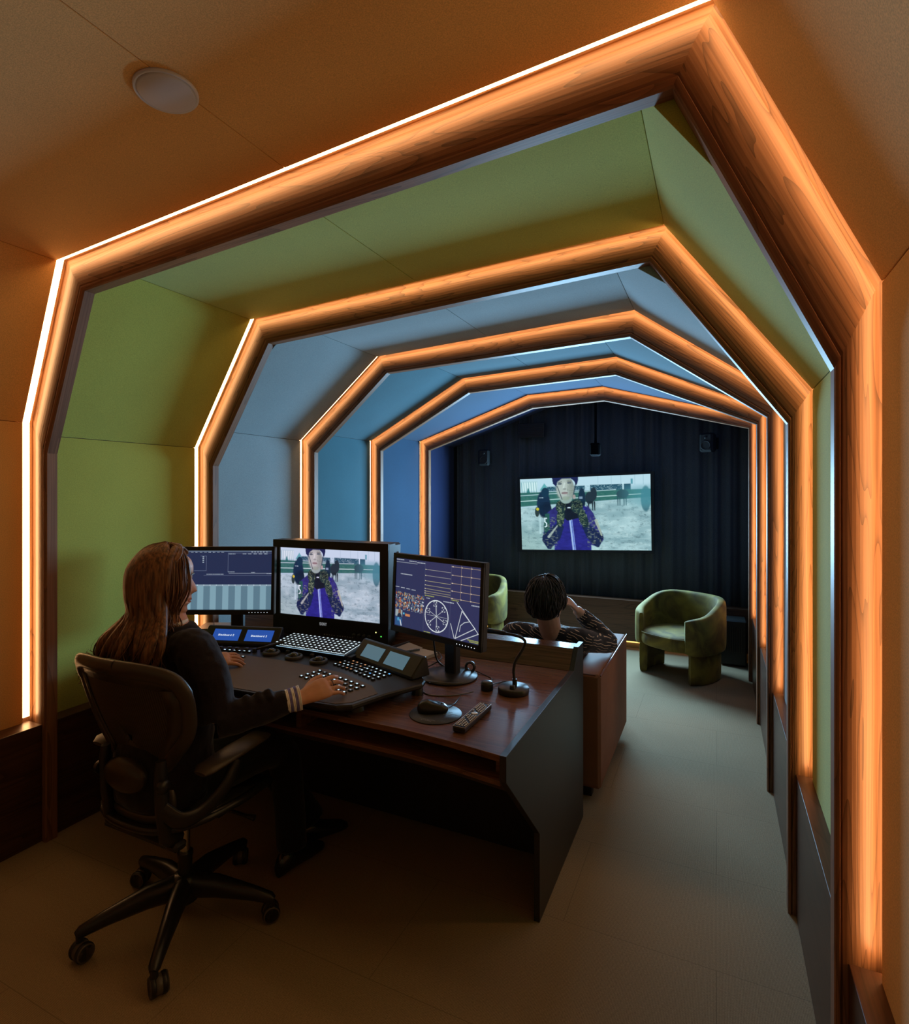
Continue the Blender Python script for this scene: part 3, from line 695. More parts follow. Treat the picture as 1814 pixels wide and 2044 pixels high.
# ------------------------------------------------------------------ green velvet tub armchairs
def velvet():
    m, nt, b = new_mat('green_velvet')
    tc = N(nt, 'ShaderNodeTexCoord'); n = N(nt, 'ShaderNodeTexNoise'); n.inputs['Scale'].default_value = 5; n.inputs['Detail'].default_value = 5; n.inputs['Distortion'].default_value = 1.2
    L(nt, tc.outputs['Object'], n.inputs['Vector'])
    cr = N(nt, 'ShaderNodeValToRGB'); e = cr.color_ramp.elements; e[0].position = .38; e[1].position = .66
    e[0].color = (.085, .052, .006, 1); e[1].color = (.23, .165, .018, 1); L(nt, n.outputs['Fac'], cr.inputs[0]); L(nt, cr.outputs[0], b.inputs['Base Color'])
    b.inputs['Roughness'].default_value = .8; b.inputs['Sheen Weight'].default_value = .2; b.inputs['Sheen Roughness'].default_value = .35; b.inputs['Sheen Tint'].default_value = (.75, .8, .35, 1)
    return m
M_VEL = velvet()
def armchair():
    """faces -Y in its own space; origin on the floor"""
    t = thing('tub_armchair', 'green velvet tub armchair standing in full view in the far right corner', 'armchair', (0, 0, 0), 'green velvet tub armchairs by the far wall')
    # wrap-around shell: thick band following a U, higher at the back
    def shell(ro, top, bot, th, name, a0, squash=.92, nn=40):
        mb = MB(); rings = []
        for k in range(nn + 1):
            a = a0 + (2 * math.pi - 2 * a0) * k / nn            # measured from -Y (opening)
            sx, sy = math.sin(a), -math.cos(a)
            # superellipse plan
            q = (abs(sx) ** 2.7 + abs(sy) ** 2.7) ** (-1 / 2.7); px, py = ro * sx * q, ro * squash * sy * q
            nv = Vector((px, py, 0)).normalized(); back = smooth(-.25, 1.0, -math.cos(a)) if False else max(0, min(1, (-math.cos(a) + .75) / 1.6)); back = back * back * (3 - 2 * back)
            zt = top[0] + (top[1] - top[0]) * float(back); zb = bot
            ring = []; m = 16
            edge = min(k, nn - k) / 3.0; edge = min(1.0, edge); rd = math.sqrt(max(0.0, 1 - (1 - edge) ** 2)); tt = th * (.45 + .55 * rd); hmid, hh_ = (zt + zb) / 2, (zt - zb) / 2 * (.86 + .14 * rd); zt, zb = hmid + hh_, hmid - hh_
            for j in range(m):
                # rounded-rect cross-section in (radial, z)
                u = 2 * math.pi * j / m; cu, su = math.cos(u), math.sin(u)
                cu2 = math.copysign(abs(cu) ** .55, cu); su2 = math.copysign(abs(su) ** .28, su)
                ring.append(Vector((px, py, 0)) + nv * (tt / 2 * cu2) + Vector((0, 0, (zt + zb) / 2 + (zt - zb) / 2 * su2)))
            rings.append(ring)
        mb.rings(rings, caps=True); return mb.build(name, M_VEL, t, sub=1)
    shell(.325, (.555, .690), .245, .085, 'shell', math.radians(38))
    # seat cushion
    mb = MB(); rings = []
    for z, k in ((.262, .90), (.272, .97), (.30, 1.0), (.345, 1.0), (.375, .97), (.388, .88), (.395, .6), (.397, .2)):
        ring = []
        for j in range(36):
            a = 2 * math.pi * j / 36; sx, sy = math.sin(a), -math.cos(a); q = (abs(sx) ** 3 + abs(sy) ** 3) ** (-1 / 3)
            ring.append(Vector((.285 * k * sx * q, -.03 + .285 * k * sy * q, z)))
        rings.append(ring)
    mb.rings(rings); seat = mb.build('seat', M_VEL, t, sub=1)
    mb = MB(); P = []
    for j in range(37):
        a = 2 * math.pi * j / 36; sx, sy = math.sin(a), -math.cos(a); q = (abs(sx) ** 3 + abs(sy) ** 3) ** (-1 / 3); P.append((.281 * sx * q, -.03 + .281 * sy * q, .373))
    mb.tube(P, .005, 6, caps=False); mb.build('piping', M_VEL, seat)
    for sg in (-1, 1):
        mb = MB(); rings = []
        for k in range(15):
            a = math.radians(47) + math.radians(72) * k / 14; a *= sg
            sx, sy = math.sin(a), -math.cos(a); q = (abs(sx) ** 2.6 + abs(sy) ** 2.6) ** (-1 / 2.6); px, py = .292 * sx * q, .28 * sy * q; nv = Vector((px, py, 0)).normalized()
            ring = []
            for j in range(12):
                u = 2 * math.pi * j / 12; cu, su = math.cos(u), math.sin(u)
                ring.append(Vector((px, py, 0)) + nv * (.035 * math.copysign(abs(cu) ** .5, cu)) + Vector((0, 0, .142 + .142 * math.copysign(abs(su) ** .15, su))))
            rings.append(ring)
        mb.rings(rings, caps=True); mb.build('leg', M_VEL, t, sub=1)
    return t
ac = armchair(); ac.location = (-.285, 5.12, 0); ac.rotation_euler = (0, 0, math.radians(-30)); ac.scale = (.94, .94, .96)
ac2 = dup(ac, (-2.27, 5.32, 0), math.radians(8), 'green velvet tub armchair mostly hidden behind the right-hand desk monitor')

# ------------------------------------------------------------------ monitors
M_FRAME = plain('monitor_frame', (.014, .014, .015), .38)
def cam_basis(center, yaw, tilt=0):
    """matrix of a panel: local x to its right as seen from the front, y away from the viewer, z up"""
    return Matrix.Translation(center) @ Matrix.Rotation(yaw, 4, 'Z') @ Matrix.Rotation(tilt, 4, 'X')
def flat_monitor(label, base, ctr, yaw, w, h, pic, mat, btn=True):
    t = thing('monitor', label, 'monitor', base, 'flat computer monitors either side of the deep one')
    T = cam_basis(Vector(ctr), yaw, math.radians(-3))
    mb = MB(T); b = .018
    mb.box((0, .016, 0), (w, .03, h), ch=.003); mb.box((0, .045, -.02), (w * .55, .04, h * .6), ch=.012)
    mb.build('housing', M_FRAME, t)
    c = lambda x, z, y=-.0012: tuple(T @ Vector((x, y, z)))
    hw, hh = w / 2 - .017, h / 2
    picture('display', pic, c(-hw, hh - .022), c(hw, hh - .022), c(hw, -hh + .026), c(-hw, -hh + .026), mat, t)
    mb = MB(T)
    for (x, z, dx, dz) in ((0, hh - .010, w, .020), (0, -hh + .0125, w, .025), (-w / 2 + .008, 0, .016, h), (w / 2 - .008, 0, .016, h)): mb.box((x, -.003, z), (dx, .008, dz))
    mb.build('bezel', M_FRAME, t, bevel=.001)
    for k in range(7):
        mb = MB(T); mb.box((w / 2 - .035 - k * .016, -.0075, -hh + .012), (.0028, .001, .0028)); mb.build('button_light', emissive('button_glow', (.8, .9, 1), 1.6) if k == 0 else bpy.data.materials['button_glow'], t)
    bx, by, bz = base
    mb = MB(); mb.lathe([(0, 0), (.122, 0), (.124, .003), (.122, .008), (.06, .014), (.045, .018), (0, .018)], 48, 0, (bx, by, bz + .001)); mb.build('base', M_BLACKM, t)
    R = Matrix.Rotation(yaw, 3, 'Z'); q = R @ Vector((0, 1, 0))
    mb = MB(); mb.box((bx + q.x * .02, by + q.y * .02, (bz + ctr[2]) / 2), (.066, .04, ctr[2] - bz), M=R, ch=.006); mb.build('stand', M_BLACK, t)
    return t
M_UI1 = screen_mat('ui_left', .78, (1, 1, 1)); M_UI2 = screen_mat('ui_right', .88, (1, 1, 1)); M_FILM2 = screen_mat('monitor_film', .95, (.98, .90, 1.05))
def yaw_of(a, b): return math.atan2(b[1] - a[1], b[0] - a[0])
a, b = (-1.356, 2.236), (-.839, 2.069)
flat_monitor('flat monitor on a round stand, showing graphs and a large white circle', (-1.05, 2.195, ZD), ((a[0] + b[0]) / 2, (a[1] + b[1]) / 2, 1.086), yaw_of(a, b), .545, .355, ui_right(), M_UI2)
a, b = (-2.632, 2.071), (-2.133, 2.304)
flat_monitor('flat monitor at the left of the desk, half behind the woman, showing grey vertical bars', (-2.35, 2.25, ZD), ((a[0] + b[0]) / 2, (a[1] + b[1]) / 2, 1.073), yaw_of(a, b), .55, .36, ui_left(), M_UI1)

def glyphs(mb, text, T, size, th, mi=0):
    """simple stroke lettering; T maps (x right, z up) of the sign's face"""
    F = {'S': [(1, .85, .5, 1, 0, .8, .15, .55, .85, .45, 1, .2, .5, 0, 0, .15)], 'O': [(.5, 1, 1, .7, 1, .3, .5, 0, 0, .3, 0, .7, .5, 1)], 'N': [(0, 0, 0, 1, 1, 0, 1, 1)], 'Y': [(0, 1, .5, .5, 1, 1), (.5, .5, .5, 0)],
         'B': [(0, 0, 0, 1, .8, .95, .85, .6, .6, .52, 0, .52), (.6, .52, 1, .42, .95, .05, 0, 0)], 'l': [(.5, 0, .5, 1)], 'a': [(.1, .6, .7, .65, .9, .4, .9, 0), (.9, .35, .3, .35, .05, .15, .35, 0, .9, .1)],
         'c': [(.9, .55, .5, .65, .1, .45, .1, .15, .5, 0, .9, .1)], 'k': [(.1, 0, .1, 1), (.9, .62, .1, .3), (.35, .4, .9, 0)], 'b': [(.1, 1, .1, 0, .7, 0, .95, .2, .95, .45, .7, .62, .1, .6)], 'o': [(.5, .64, .95, .5, .95, .14, .5, 0, .05, .14, .05, .5, .5, .64)],
         'r': [(.15, 0, .15, .64), (.15, .4, .45, .62, .9, .6)], 'd': [(.9, 1, .9, 0, .3, 0, .05, .2, .05, .45, .3, .62, .9, .6)], '2': [(0, .8, .3, 1, .8, .98, 1, .72, .7, .45, 0, 0, 1, 0)], ' ': []}
    x = 0; adv = []
    wid = {'l': .35, ' ': .4}
    tot = sum((wid.get(ch, .62) + .22) for ch in text) * size - .22 * size; x = -tot / 2
    for ch in text:
        w = wid.get(ch, .62) * size
        for st in F[ch]:
            P = [(x + st[i] * w, st[i + 1] * size) for i in range(0, len(st), 2)]
            for (x0, z0), (x1, z1) in zip(P, P[1:]):
                dx, dz = x1 - x0, z1 - z0; l = math.hypot(dx, dz) or 1; nx, nz = -dz / l * th / 2, dx / l * th / 2; ex, ez = dx / l * th / 3, dz / l * th / 3
                q = [(x0 - ex + nx, z0 - ez + nz), (x0 - ex - nx, z0 - ez - nz), (x1 + ex - nx, z1 + ez - nz), (x1 + ex + nx, z1 + ez + nz)]
                mb.add([tuple(T @ Vector((a, 0, b_))) for a, b_ in q], [(0, 1, 2, 3)], mi)
        x += w + .22 * size

# the deep reference monitor in the middle
a, b = (-2.215, 2.387), (-1.492, 2.415)
Mo = thing('reference_monitor', 'large deep black monitor in the middle of the desk, showing the jockey in blue', 'monitor', (-1.85, 2.45, ZD))
T = Matrix.Translation((-1.853, 2.401, 1.03)) @ Matrix.Rotation(yaw_of(a, b), 4, 'Z')
W_, H_ = .724, .508
mb = MB(T); mb.box((0, .035, 0), (W_, .07, H_), ch=.004); mb.build('front_housing', M_FRAME, Mo)
mb = MB(T); mb.box((0, .115, .01), (W_ - .03, .09, H_ - .03), ch=.01); mb.build('rear_housing', M_FRAME, Mo)
c = lambda x, z, y=-.0015: tuple(T @ Vector((x, y, z)))
picture('display', FILM, c(-.315, .212), c(.312, .212), c(.312, -.150), c(-.315, -.150), M_FILM2, Mo)
mb = MB(T)
for (x, z, dx, dz) in ((0, .233, W_, .042), (-.340, .03, .048, .37), (.338, .03, .050, .37), (0, -.202, W_, .104)): mb.box((x, -.003, z), (dx, .010, dz))
mb.build('bezel', M_FRAME, Mo, bevel=.001)
mb = MB(); glyphs(mb, 'SONY', T @ Matrix.Translation((-.03, -.0085, -.190)), .014, .0028); mb.build('lettering', emissive('pale_lettering', (.6, .62, .65), .35), Mo, fixn=False)
for k in range(12):
    mb = MB(T); mb.box((-.02 + k * .015 + (.008 if k > 4 else 0), -.009, -.236), (.006, .003, .005)); mb.build('button', plain('grey_button', (.22, .22, .23), .5) if k == 0 else bpy.data.materials['grey_button'], Mo)
for k in range(4):
    mb = MB(T); mb.lathe([(.011, 0), (.011, .010), (.009, .013), (0, .013)], 16, 0, (.165 + k * .030, -.008, -.222), Matrix.Rotation(math.radians(90), 3, 'X')); mb.build('knob', M_BLACK, Mo)
for (x, z, col) in ((.292, -.196, (.9, .9, .3)), (.322, -.214, (.1, .9, .1))):
    mb = MB(T); mb.box((x, -.009, z), (.005, .003, .005)); mb.build('indicator_light', emissive('indicator_%d' % int(z * -1000), col, 1.5), Mo)
for (x, z) in ((.362, .19), (.362, -.20)):
    mb = MB(T); mb.lathe([(.0, .006), (.010, .006), (.014, .0), (.014, -.01)], 16, 0, (.348, .12, z), Matrix.Rotation(math.radians(90), 3, 'Y')); mb.build('screw_cap', M_BLACKM, Mo)
for x in (-.28, .28):
    mb = MB(T); mb.box((x, .07, -.270), (.06, .13, .030)); mb.build('foot', M_BLACK, Mo)

# ------------------------------------------------------------------ grading console
CZ = .800
K = thing('grading_console', 'wide black grading console with glowing keys, three trackballs and four small tilted displays', 'control console', (-1.70, 1.9, ZD))
out = [(-2.34, 1.72), (-2.25, 1.62), (-2.02, 1.575), (-1.70, 1.562), (-1.40, 1.58), (-1.20, 1.598), (-1.155, 1.63), (-1.11, 1.77), (-1.035, 1.925), (-1.045, 1.965), (-1.13, 2.06), (-1.28, 2.15), (-1.50, 2.21), (-1.70, 2.22), (-1.93, 2.22), (-2.15, 2.15), (-2.30, 2.06), (-2.375, 1.96), (-2.37, 1.90)]
cx_, cy_ = -1.7, 1.9
def inset(P, k): return [(cx_ + (x - cx_) * k, cy_ + (y - cy_) * k) for x, y in P]
mb = MB(); R_ = []
for z, k in ((CZ - .022, .985), (CZ - .014, 1.0), (CZ - .005, 1.0), (CZ, .992)): R_.append([Vector((x, y, z)) for x, y in inset(out, k)])
mb.rings(R_, smooth=False); mb.build('top_tray', plain('console_black', (.018, .016, .017), .42), K)
mb = MB(); R_ = []
for z, k in ((ZD + .012, .86), (CZ - .022, .95)): R_.append([Vector((x, y, z)) for x, y in inset(out, k)])
mb.rings(R_, smooth=False); mb.build('underbody', M_BLACK, K)
palm = [(-2.30, 1.74), (-2.22, 1.635), (-2.0, 1.592), (-1.70, 1.578), (-1.40, 1.595), (-1.215, 1.612), (-1.17, 1.65), (-1.135, 1.76), (-1.20, 1.82), (-1.40, 1.90), (-1.70, 1.925), (-2.0, 1.915), (-2.22, 1.86)]
mb = MB(); mb.prism(palm, 'z', CZ, CZ + .0012); mb.build('palm_rest', plain('palm_leatherette', (.125, .085, .050), .55, noise_amt=.1, nscale=30), K)
for x, y in ((-2.2, 1.8), (-1.16, 1.94), (-1.2, 1.72), (-2.1, 2.1)):
    mb = MB(); mb.lathe([(.030, 0), (.026, .018), (.020, .030), (0, .030)], 20, 0, (x, y, ZD)); mb.build('foot', M_BLACKM, K)
mb = MB(); mb.lathe([(.024, 0), (.022, .020), (.016, .038), (0, .038)], 20, 0, (-1.075, 1.955, ZD)); mb.build('foot', M_BLACKM, K)
# raised deck below the keyboard
mb = MB(); mb.prism([(-1.93, 2.035), (-1.45, 2.035), (-1.45, 2.20), (-1.93, 2.20)], 'z', CZ, CZ + .022); mb.build('deck', M_BLACK, K, bevel=.004)
M_BLUE = emissive('display_blue', (.015, .075, .36), 1.0); M_GREY = emissive('display_grey', (.07, .14, .18), 1.0); M_WHT = emissive('display_text', (.8, .9, 1), 1.0)
def pod(p0, p1, screens):
    e = Vector((p1[0] - p0[0], p1[1] - p0[1], 0)); ln = e.length; e.normalize(); n = Vector((-e.y, e.x, 0))
    T = Matrix(((e.x, n.x, 0, p0[0]), (e.y, n.y, 0, p0[1]), (0, 0, 1, CZ), (0, 0, 0, 1)))
    mb = MB(T); prof = [(0, 0), (.002, .014), (.062, .078), (.070, .082), (.082, .078), (.10, .0)]
    mb.prism(prof, 'x', 0, ln); o = mb.build('display_pod', M_BLACK, K, bevel=.006)
    sl = math.atan2(.064, .060)
    for (x0, w, mat, txt) in screens:
        F = T @ Matrix.Translation((x0, .004, .0165)) @ Matrix.Rotation(sl, 4, 'X')      # x right, y up the slope
        mb = MB(F); mb.box((w / 2, .040, .0006), (w, .060, .0012)); mb.build('display', mat, o)
        if txt:
            mb = MB(); G = F @ Matrix.Translation((w / 2, .034, .0016)) @ Matrix.Rotation(math.radians(90), 4, 'X') @ Matrix.Scale(-1, 4, (0, 1, 0)); G = F @ Matrix(((1, 0, 0, w / 2), (0, 0, 1, .034), (0, 1, 0, .0018), (0, 0, 0, 1)))
            glyphs(mb, 'Blackboard 2', G, .0085, .0016); mb.build('display_text', M_WHT, o, fixn=False)
pod((-2.275, 1.955), (-1.905, 2.070), [(.045, .138, M_BLUE, 1), (.215, .138, M_BLUE, 1)])
pod((-1.475, 2.075), (-1.090, 1.935), [(.050, .128, M_GREY, 0), (.212, .128, M_GREY, 0)])
# trackballs
for i, (x, y) in enumerate(((-1.855, 1.983), (-1.716, 1.975), (-1.576, 1.972))):
    mb = MB(); mb.lathe([(.040, 0), (.041, .006), (.037, .014), (.031, .015), (.028, .009), (.027, 0)], 32, 0, (x, y, CZ)); r_ = mb.build('trackball_ring', plain('ring_grey', (.045, .040, .036), .35) if i == 0 else bpy.data.materials['ring_grey'], K)
    mb = MB(); mb.ell((x, y, CZ + .010), (.022, .022, .018), 20, 12); mb.build('trackball', plain('ball_black', (.01, .01, .01), .12, coat=.5) if i == 0 else bpy.data.materials['ball_black'], r_)
for (x, y) in ((-2.165, 1.928), (-2.117, 1.941), (-2.075, 1.955), (-2.036, 1.962), (-1.99, 1.975), (-1.950, 1.985), (-1.925, 2.01), (-1.79, 2.03), (-1.65, 2.03)):
    mb = MB(); mb.lathe([(.011, 0), (.011, .014), (.009, .017), (0, .017)], 16, 0, (x, y - .01, CZ)); mb.build('knob', M_BLACKM, K)
keymats = {'w': emissive('key_white', (.62, .86, 1.0), 1.1), 'b': emissive('key_blue', (.10, .42, 1.0), 1.4), 'o': emissive('key_amber', (.9, .40, .16), .7), 'd': emissive('key_dim', (.42, .50, .55), .45)}
M_KEY = plain('key_black', (.012, .012, .013), .4)
protos = {}
def key_obj(kind, x, y, rz, s=.016):
    kk = (kind, s)
    if kk not in protos:
        mb = MB(); mb.box((0, 0, .003), (s, s, .006), 0, ch=.0015)
        r = random.Random(hash(kind) % 7 + 1)
        mb.box((-.001, .0005, .0063), (s * .50, s * .34, .0006), 1); mb.box((s * .22, -s * .18, .0063), (s * .2, s * .22, .0006), 1)
        o = mb.build('key', [M_KEY, keymats[kind]]); o.parent = K; protos[kk] = o
    else: o = dup(protos[kk], parent=K)
    o.location = Vector((x, y, CZ + .0005)) - Vector(K.location); o.rotation_euler = (0, 0, rz); return o
def cluster(c0, c1, rows, cols, pat, depth, seed=0):
    c0, c1 = Vector(c0), Vector(c1); e = (c1 - c0); ln = e.length; e.normalize(); n = Vector((-e.y, e.x)); r = random.Random(seed); rz = math.atan2(e.y, e.x)
    for j in range(rows):
        for i in range(cols):
            k = r.choice(pat) if len(pat) > 1 else pat
            p = c0 + e * (ln * i / (cols - 1)) - n * (depth * j / max(rows - 1, 1)); key_obj(k, p.x, p.y, rz)
cluster((-1.49, 1.872), (-1.225, 1.795), 4, 9, 'wwwwd', .088, 1)
cluster((-1.465, 2.045), (-1.335, 2.005), 4, 6, 'oodwd', .075, 2)
cluster((-1.315, 2.0), (-1.205, 1.955), 4, 5, 'wwbdw', .080, 3)
cluster((-2.065, 1.868), (-1.93, 1.885), 3, 6, 'wwd', .055, 4)
cluster((-2.19, 1.905), (-2.13, 1.92), 1, 3, 'w', .0, 5); cluster((-2.09, 1.93), (-1.965, 1.958), 1, 6, 'w', .0, 6)

# keyboard with lit keys on the console's deck
KB = thing('keyboard', 'black computer keyboard with glowing white keys lying across the back of the console', 'keyboard', (-1.69, 2.11, CZ + .022))
TK = Matrix.Translation((-1.685, 2.105, CZ + .030)) @ Matrix.Rotation(math.radians(6), 4, 'X')
mb = MB(TK); mb.box((0, 0, 0), (.425, .158, .014), ch=.003); mb.build('case', M_BLACK, KB)
mb = MB(TK); mb.box((0, -.077, .004), (.41, .004, .003)); mb.build('glow_line', emissive('edge_glow', (.45, .75, 1), .9), KB)
mk = emissive('keyboard_legend', (.75, .92, 1), 1.25); first = None
for j in range(6):
    for i in range(16):
        x, y = -.192 + i * .0255, -.060 + j * .0235
        if first is None:
            mb = MB(); mb.box((0, 0, .004), (.0205, .0195, .007), 0, ch=.002); mb.box((-.002, .002, .0078), (.008, .007, .0005), 1); mb.box((.0105, 0, .0015), (.0022, .019, .0008), 1); mb.box((0, -.0105, .0015), (.02, .0022, .0008), 1)
            first = mb.build('key', [M_KEY, mk]); first.parent = KB; o = first
        else: o = dup(first, parent=KB)
        M4 = TK @ Matrix.Translation((x, y, .0072)); o.location = M4.translation - Vector(KB.location); o.rotation_euler = (math.radians(6), 0, 0)

# ------------------------------------------------------------------ small things on the desk
# stylus
T = tag(MB().tube([(-1.925, 1.955, CZ + .020), (-1.90, 1.99, CZ + .024), (-1.84, 2.05, CZ + .040)], [.004, .0065, .006], 10).build('stylus', M_BLACK), 'slim black stylus pen leaning on the console between keys and keyboard', 'pen')
# gooseneck desk light
t = thing('gooseneck_light', 'black gooseneck desk light with a round base and bent neck beside the small black dial', 'desk lamp', (-.735, 2.131, ZD))
mb = MB(); mb.lathe([(0, 0), (.060, 0), (.062, .004), (.062, .020), (.059, .025), (0, .026)], 40, 0, (-.735, 2.131, ZD)); mb.build('base', M_BLACKM, t)
gp = arc_pts([(-.730, 2.131, .790), (-.734, 2.130, .83), (-.727, 2.134, .87), (-.703, 2.145, .915), (-.692, 2.149, .945), (-.703, 2.143, .963), (-.730, 2.140, .971), (-.775, 2.145, .974)], 6)
mb = MB(); mb.tube(gp, .0058, 10); mb.build('neck', plain('rubber_black', (.012, .012, .014), .5, bump=.6, nscale=300), t)
mb = MB(); mb.tube([(-.730, 2.131, .768), (-.730, 2.131, .800)], .0095, 14); mb.build('collar', M_BLACKM, t)
mb = MB(); mb.tube([(-.775, 2.145, .974), (-.855, 2.158, .974)], [.009, .010], 12); mb.build('head', M_BLACK, t)
mb = MB(); mb.lathe([(.011, 0), (.011, .014), (.009, .016), (0, .016)], 16, 0, (-.728, 2.098, ZD + .024)); mb.build('switch', M_BLACK, t)
# dial
t = thing('dial', 'small round black dial between the monitor stand and the gooseneck light', 'control dial', (-.842, 2.115, ZD))
mb = MB(); mb.lathe([(0, 0), (.024, 0), (.025, .004), (.025, .026), (.023, .029), (0, .029)], 32, 0, (-.842, 2.115, ZD)); mb.build('body', M_BLACK, t)
mb = MB(); mb.lathe([(0, .029), (.0225, .029), (.022, .033), (.010, .036), (0, .036)], 32, 0, (-.842, 2.115, ZD)); mb.build('cap', plain('dial_cap', (.06, .065, .07), .3), t)
# mouse mat and mouse
t = thing('mouse_mat', 'round dark blue printed mouse mat lying on the desk below the monitor', 'mouse mat', (-.918, 1.805, ZD))
mb = MB(); mb.lathe([(0, 0), (.094, 0), (.095, .0015), (.094, .003), (0, .003)], 48, 0, (-.918, 1.805, ZD + .0005)); mb.build('mat', plain('mat_blue', (.030, .036, .055), .5, noise_amt=.1), t)
mb = MB(); rr = random.Random(2)
for row, (y, x0, x1) in enumerate(((.030, .035, .055), (.016, .028, .078), (.004, .030, .060), (-.062, -.03, .03), (-.071, -.02, .02))):
    x = x0
    while x < x1: w = rr.uniform(.002, .005); mb.box((-.918 + x, 1.805 + y, ZD + .0037), (w, .0035, .0003)); x += w + .0018
o_ = mb.build('print', plain('mat_print', (.22, .25, .32), .6), t); o_['kind'] = 'stuff'
t = thing('mouse', 'black computer mouse resting on the round mat', 'mouse', (-.935, 1.815, ZD + .004))
Tm = Matrix.Translation((-.935, 1.815, ZD + .0045)) @ Matrix.Rotation(math.radians(-62), 4, 'Z')
mb = MB(Tm); R_ = []
for z, kx, ky in ((0, .86, .93), (.006, 1, 1), (.016, .98, .99), (.026, .84, .88), (.033, .60, .66), (.036, .25, .3)):
    R_.append([Vector((.031 * kx * math.copysign(abs(math.cos(a)) ** .8, math.cos(a)), .058 * ky * math.copysign(abs(math.sin(a)) ** .85, math.sin(a)) , z * (1 - .18 * math.sin(a)))) for a in [2 * math.pi * k / 28 for k in range(28)]])
mb.rings(R_); mb.build('body', plain('mouse_black', (.016, .016, .017), .3), t, sub=1)
mb = MB(Tm); mb.tube([(0, .030, .028), (0, .040, .0235)], .0035, 8); mb.build('scroll_wheel', M_BLACKM, t)
# remote control
t = thing('remote_control', 'long dark remote control with many pale buttons lying at the front right of the desk', 'remote control', (-.775, 1.81, ZD))
e = (Vector((-.770, 1.932)) - Vector((-.775, 1.694))).normalized(); Tr = Matrix(((e.y, e.x, 0, -.7745), (-e.x, e.y, 0, 1.812), (0, 0, 1, ZD), (0, 0, 0, 1)))
mb = MB(Tr); mb.box((0, 0, .0105), (.046, .235, .019), ch=.004); mb.build('body', plain('remote_black', (.02, .018, .018), .35), t)
mb = MB(Tr); P = [(-.0215, -.116, .0205), (.0215, -.116, .0205), (.0215, .116, .0205), (-.0215, .116, .0205), (-.0215, -.116, .0205)]; mb.tube(P, .0012, 6); mb.build('rim', plain('remote_rim', (.42, .33, .27), .35), t)
mrb = plain('remote_button', (.75, .68, .62), .5); first = None
for j in range(19):
    if j in (9, 10, 11): continue
    for i in range(4):
        if (j + i) % 7 == 6: continue
        if first is None: first = MB(Tr).box((-.0145, -.100, .0212), (.0062, .0062, .0022), ch=.001).build('button', mrb, t); o = first; base0 = Vector((-.0145, -.100, 0))
        else:
            o = dup(first, parent=t); d_ = Tr.to_3x3() @ (Vector((-.0145 + i * .0097, -.100 + j * .0112, 0)) - base0); o.location = first.location + d_
mb = MB(Tr); mb.lathe([(.007, 0), (.012, 0), (.012, .0012), (.007, .0012)], 20, 0, (0, .013, .0198)); mb.build('button', mrb, t)
# notebook with pen, in front of the reference monitor's right foot
t = thing('notebook', 'open white paper notebook under a pen, right of the big deep monitor', 'notebook', (-1.375, 2.42, ZD))
mb = MB(); mb.prism([(-1.462, 2.325), (-1.275, 2.285), (-1.235, 2.455), (-1.425, 2.50)], 'z', ZD, ZD + .016); mb.build('pages', plain('paper', (.55, .48, .44), .8), t, bevel=.001)
mb = MB(Matrix.Translation((0, 0, 0))); mb.add([(-1.47, 2.335, ZD + .0165), (-1.375, 2.313, ZD + .018), (-1.335, 2.483, ZD + .018), (-1.43, 2.505, ZD + .03)], [(0, 1, 2, 3)]); mb.build('turned_page', plain('paper_page', (.5, .44, .42), .85), t, solid=.0008)
mb = MB(); mb.prism([(-1.478, 2.33), (-1.470, 2.328), (-1.425, 2.51), (-1.433, 2.513)], 'z', ZD, ZD + .035); mb.build('cover', plain('navy_cover', (.02, .024, .04), .5), t)
t = thing('pen', 'dark pen with silver clip lying on the open white notebook', 'pen', (-1.37, 2.40, ZD + .018))
mb = MB(); mb.tube([(-1.405, 2.325, ZD + .024), (-1.325, 2.43, ZD + .024)], .0052, 12); mb.build('barrel', plain('pen_blue', (.05, .07, .10), .3), t)
mb = MB(); mb.tube([(-1.405, 2.325, ZD + .024), (-1.412, 2.316, ZD + .024)], [.0052, .002], 12); mb.build('tip', plain('pen_red', (.25, .03, .03), .3), t)
mb = MB(); mb.box((-1.345, 2.404, ZD + .030), (.005, .042, .0016), M=Matrix.Rotation(math.radians(-37), 3, 'Z')); mb.build('clip', plain('silver', (.6, .6, .6), .25, metal=1), t)
tag(MB().prism([(-2.13, 2.30), (-1.50, 2.315), (-1.47, 2.36), (-1.55, 2.36), (-1.57, 2.345), (-2.10, 2.345)], 'z', ZD + .0004, ZD + .0016).build('paper_sheet', plain('sheet', (.42, .46, .50), .8)), 'loose pale paper strip lying under the front of the big deep monitor', 'paper')
# small computer box with a plugged-in stick, under the left monitor
t = thing('small_computer', 'flat silver-topped computer box below the left monitor, beside the woman', 'computer', (-2.52, 2.27, ZD))
Tb = Matrix.Translation((-2.545, 2.30, ZD)) @ Matrix.Rotation(math.radians(28), 4, 'Z')
mb = MB(Tb); mb.box((0, 0, .024), (.20, .16, .044), ch=.008); mb.build('case', plain('dark_aluminium', (.05, .045, .04), .4), t)
mb = MB(Tb); mb.box((0, 0, .0468), (.185, .145, .0012)); mb.build('lid', plain('silver_lid', (.40, .32, .26), .35, metal=.4), t)
mb = MB(Tb); mb.box((.02, -.0805, .02), (.004, .002, .004)); mb.build('power_light', emissive('power_white', (.9, .95, 1), 3), t)
t = thing('usb_antenna', 'small black stick with a thin upright antenna by the silver-topped computer box', 'usb stick', (-2.44, 2.18, ZD))
mb = MB(); mb.box((-2.44, 2.18, ZD + .042), (.012, .012, .084), ch=.002); mb.build('stick', M_BLACK, t)
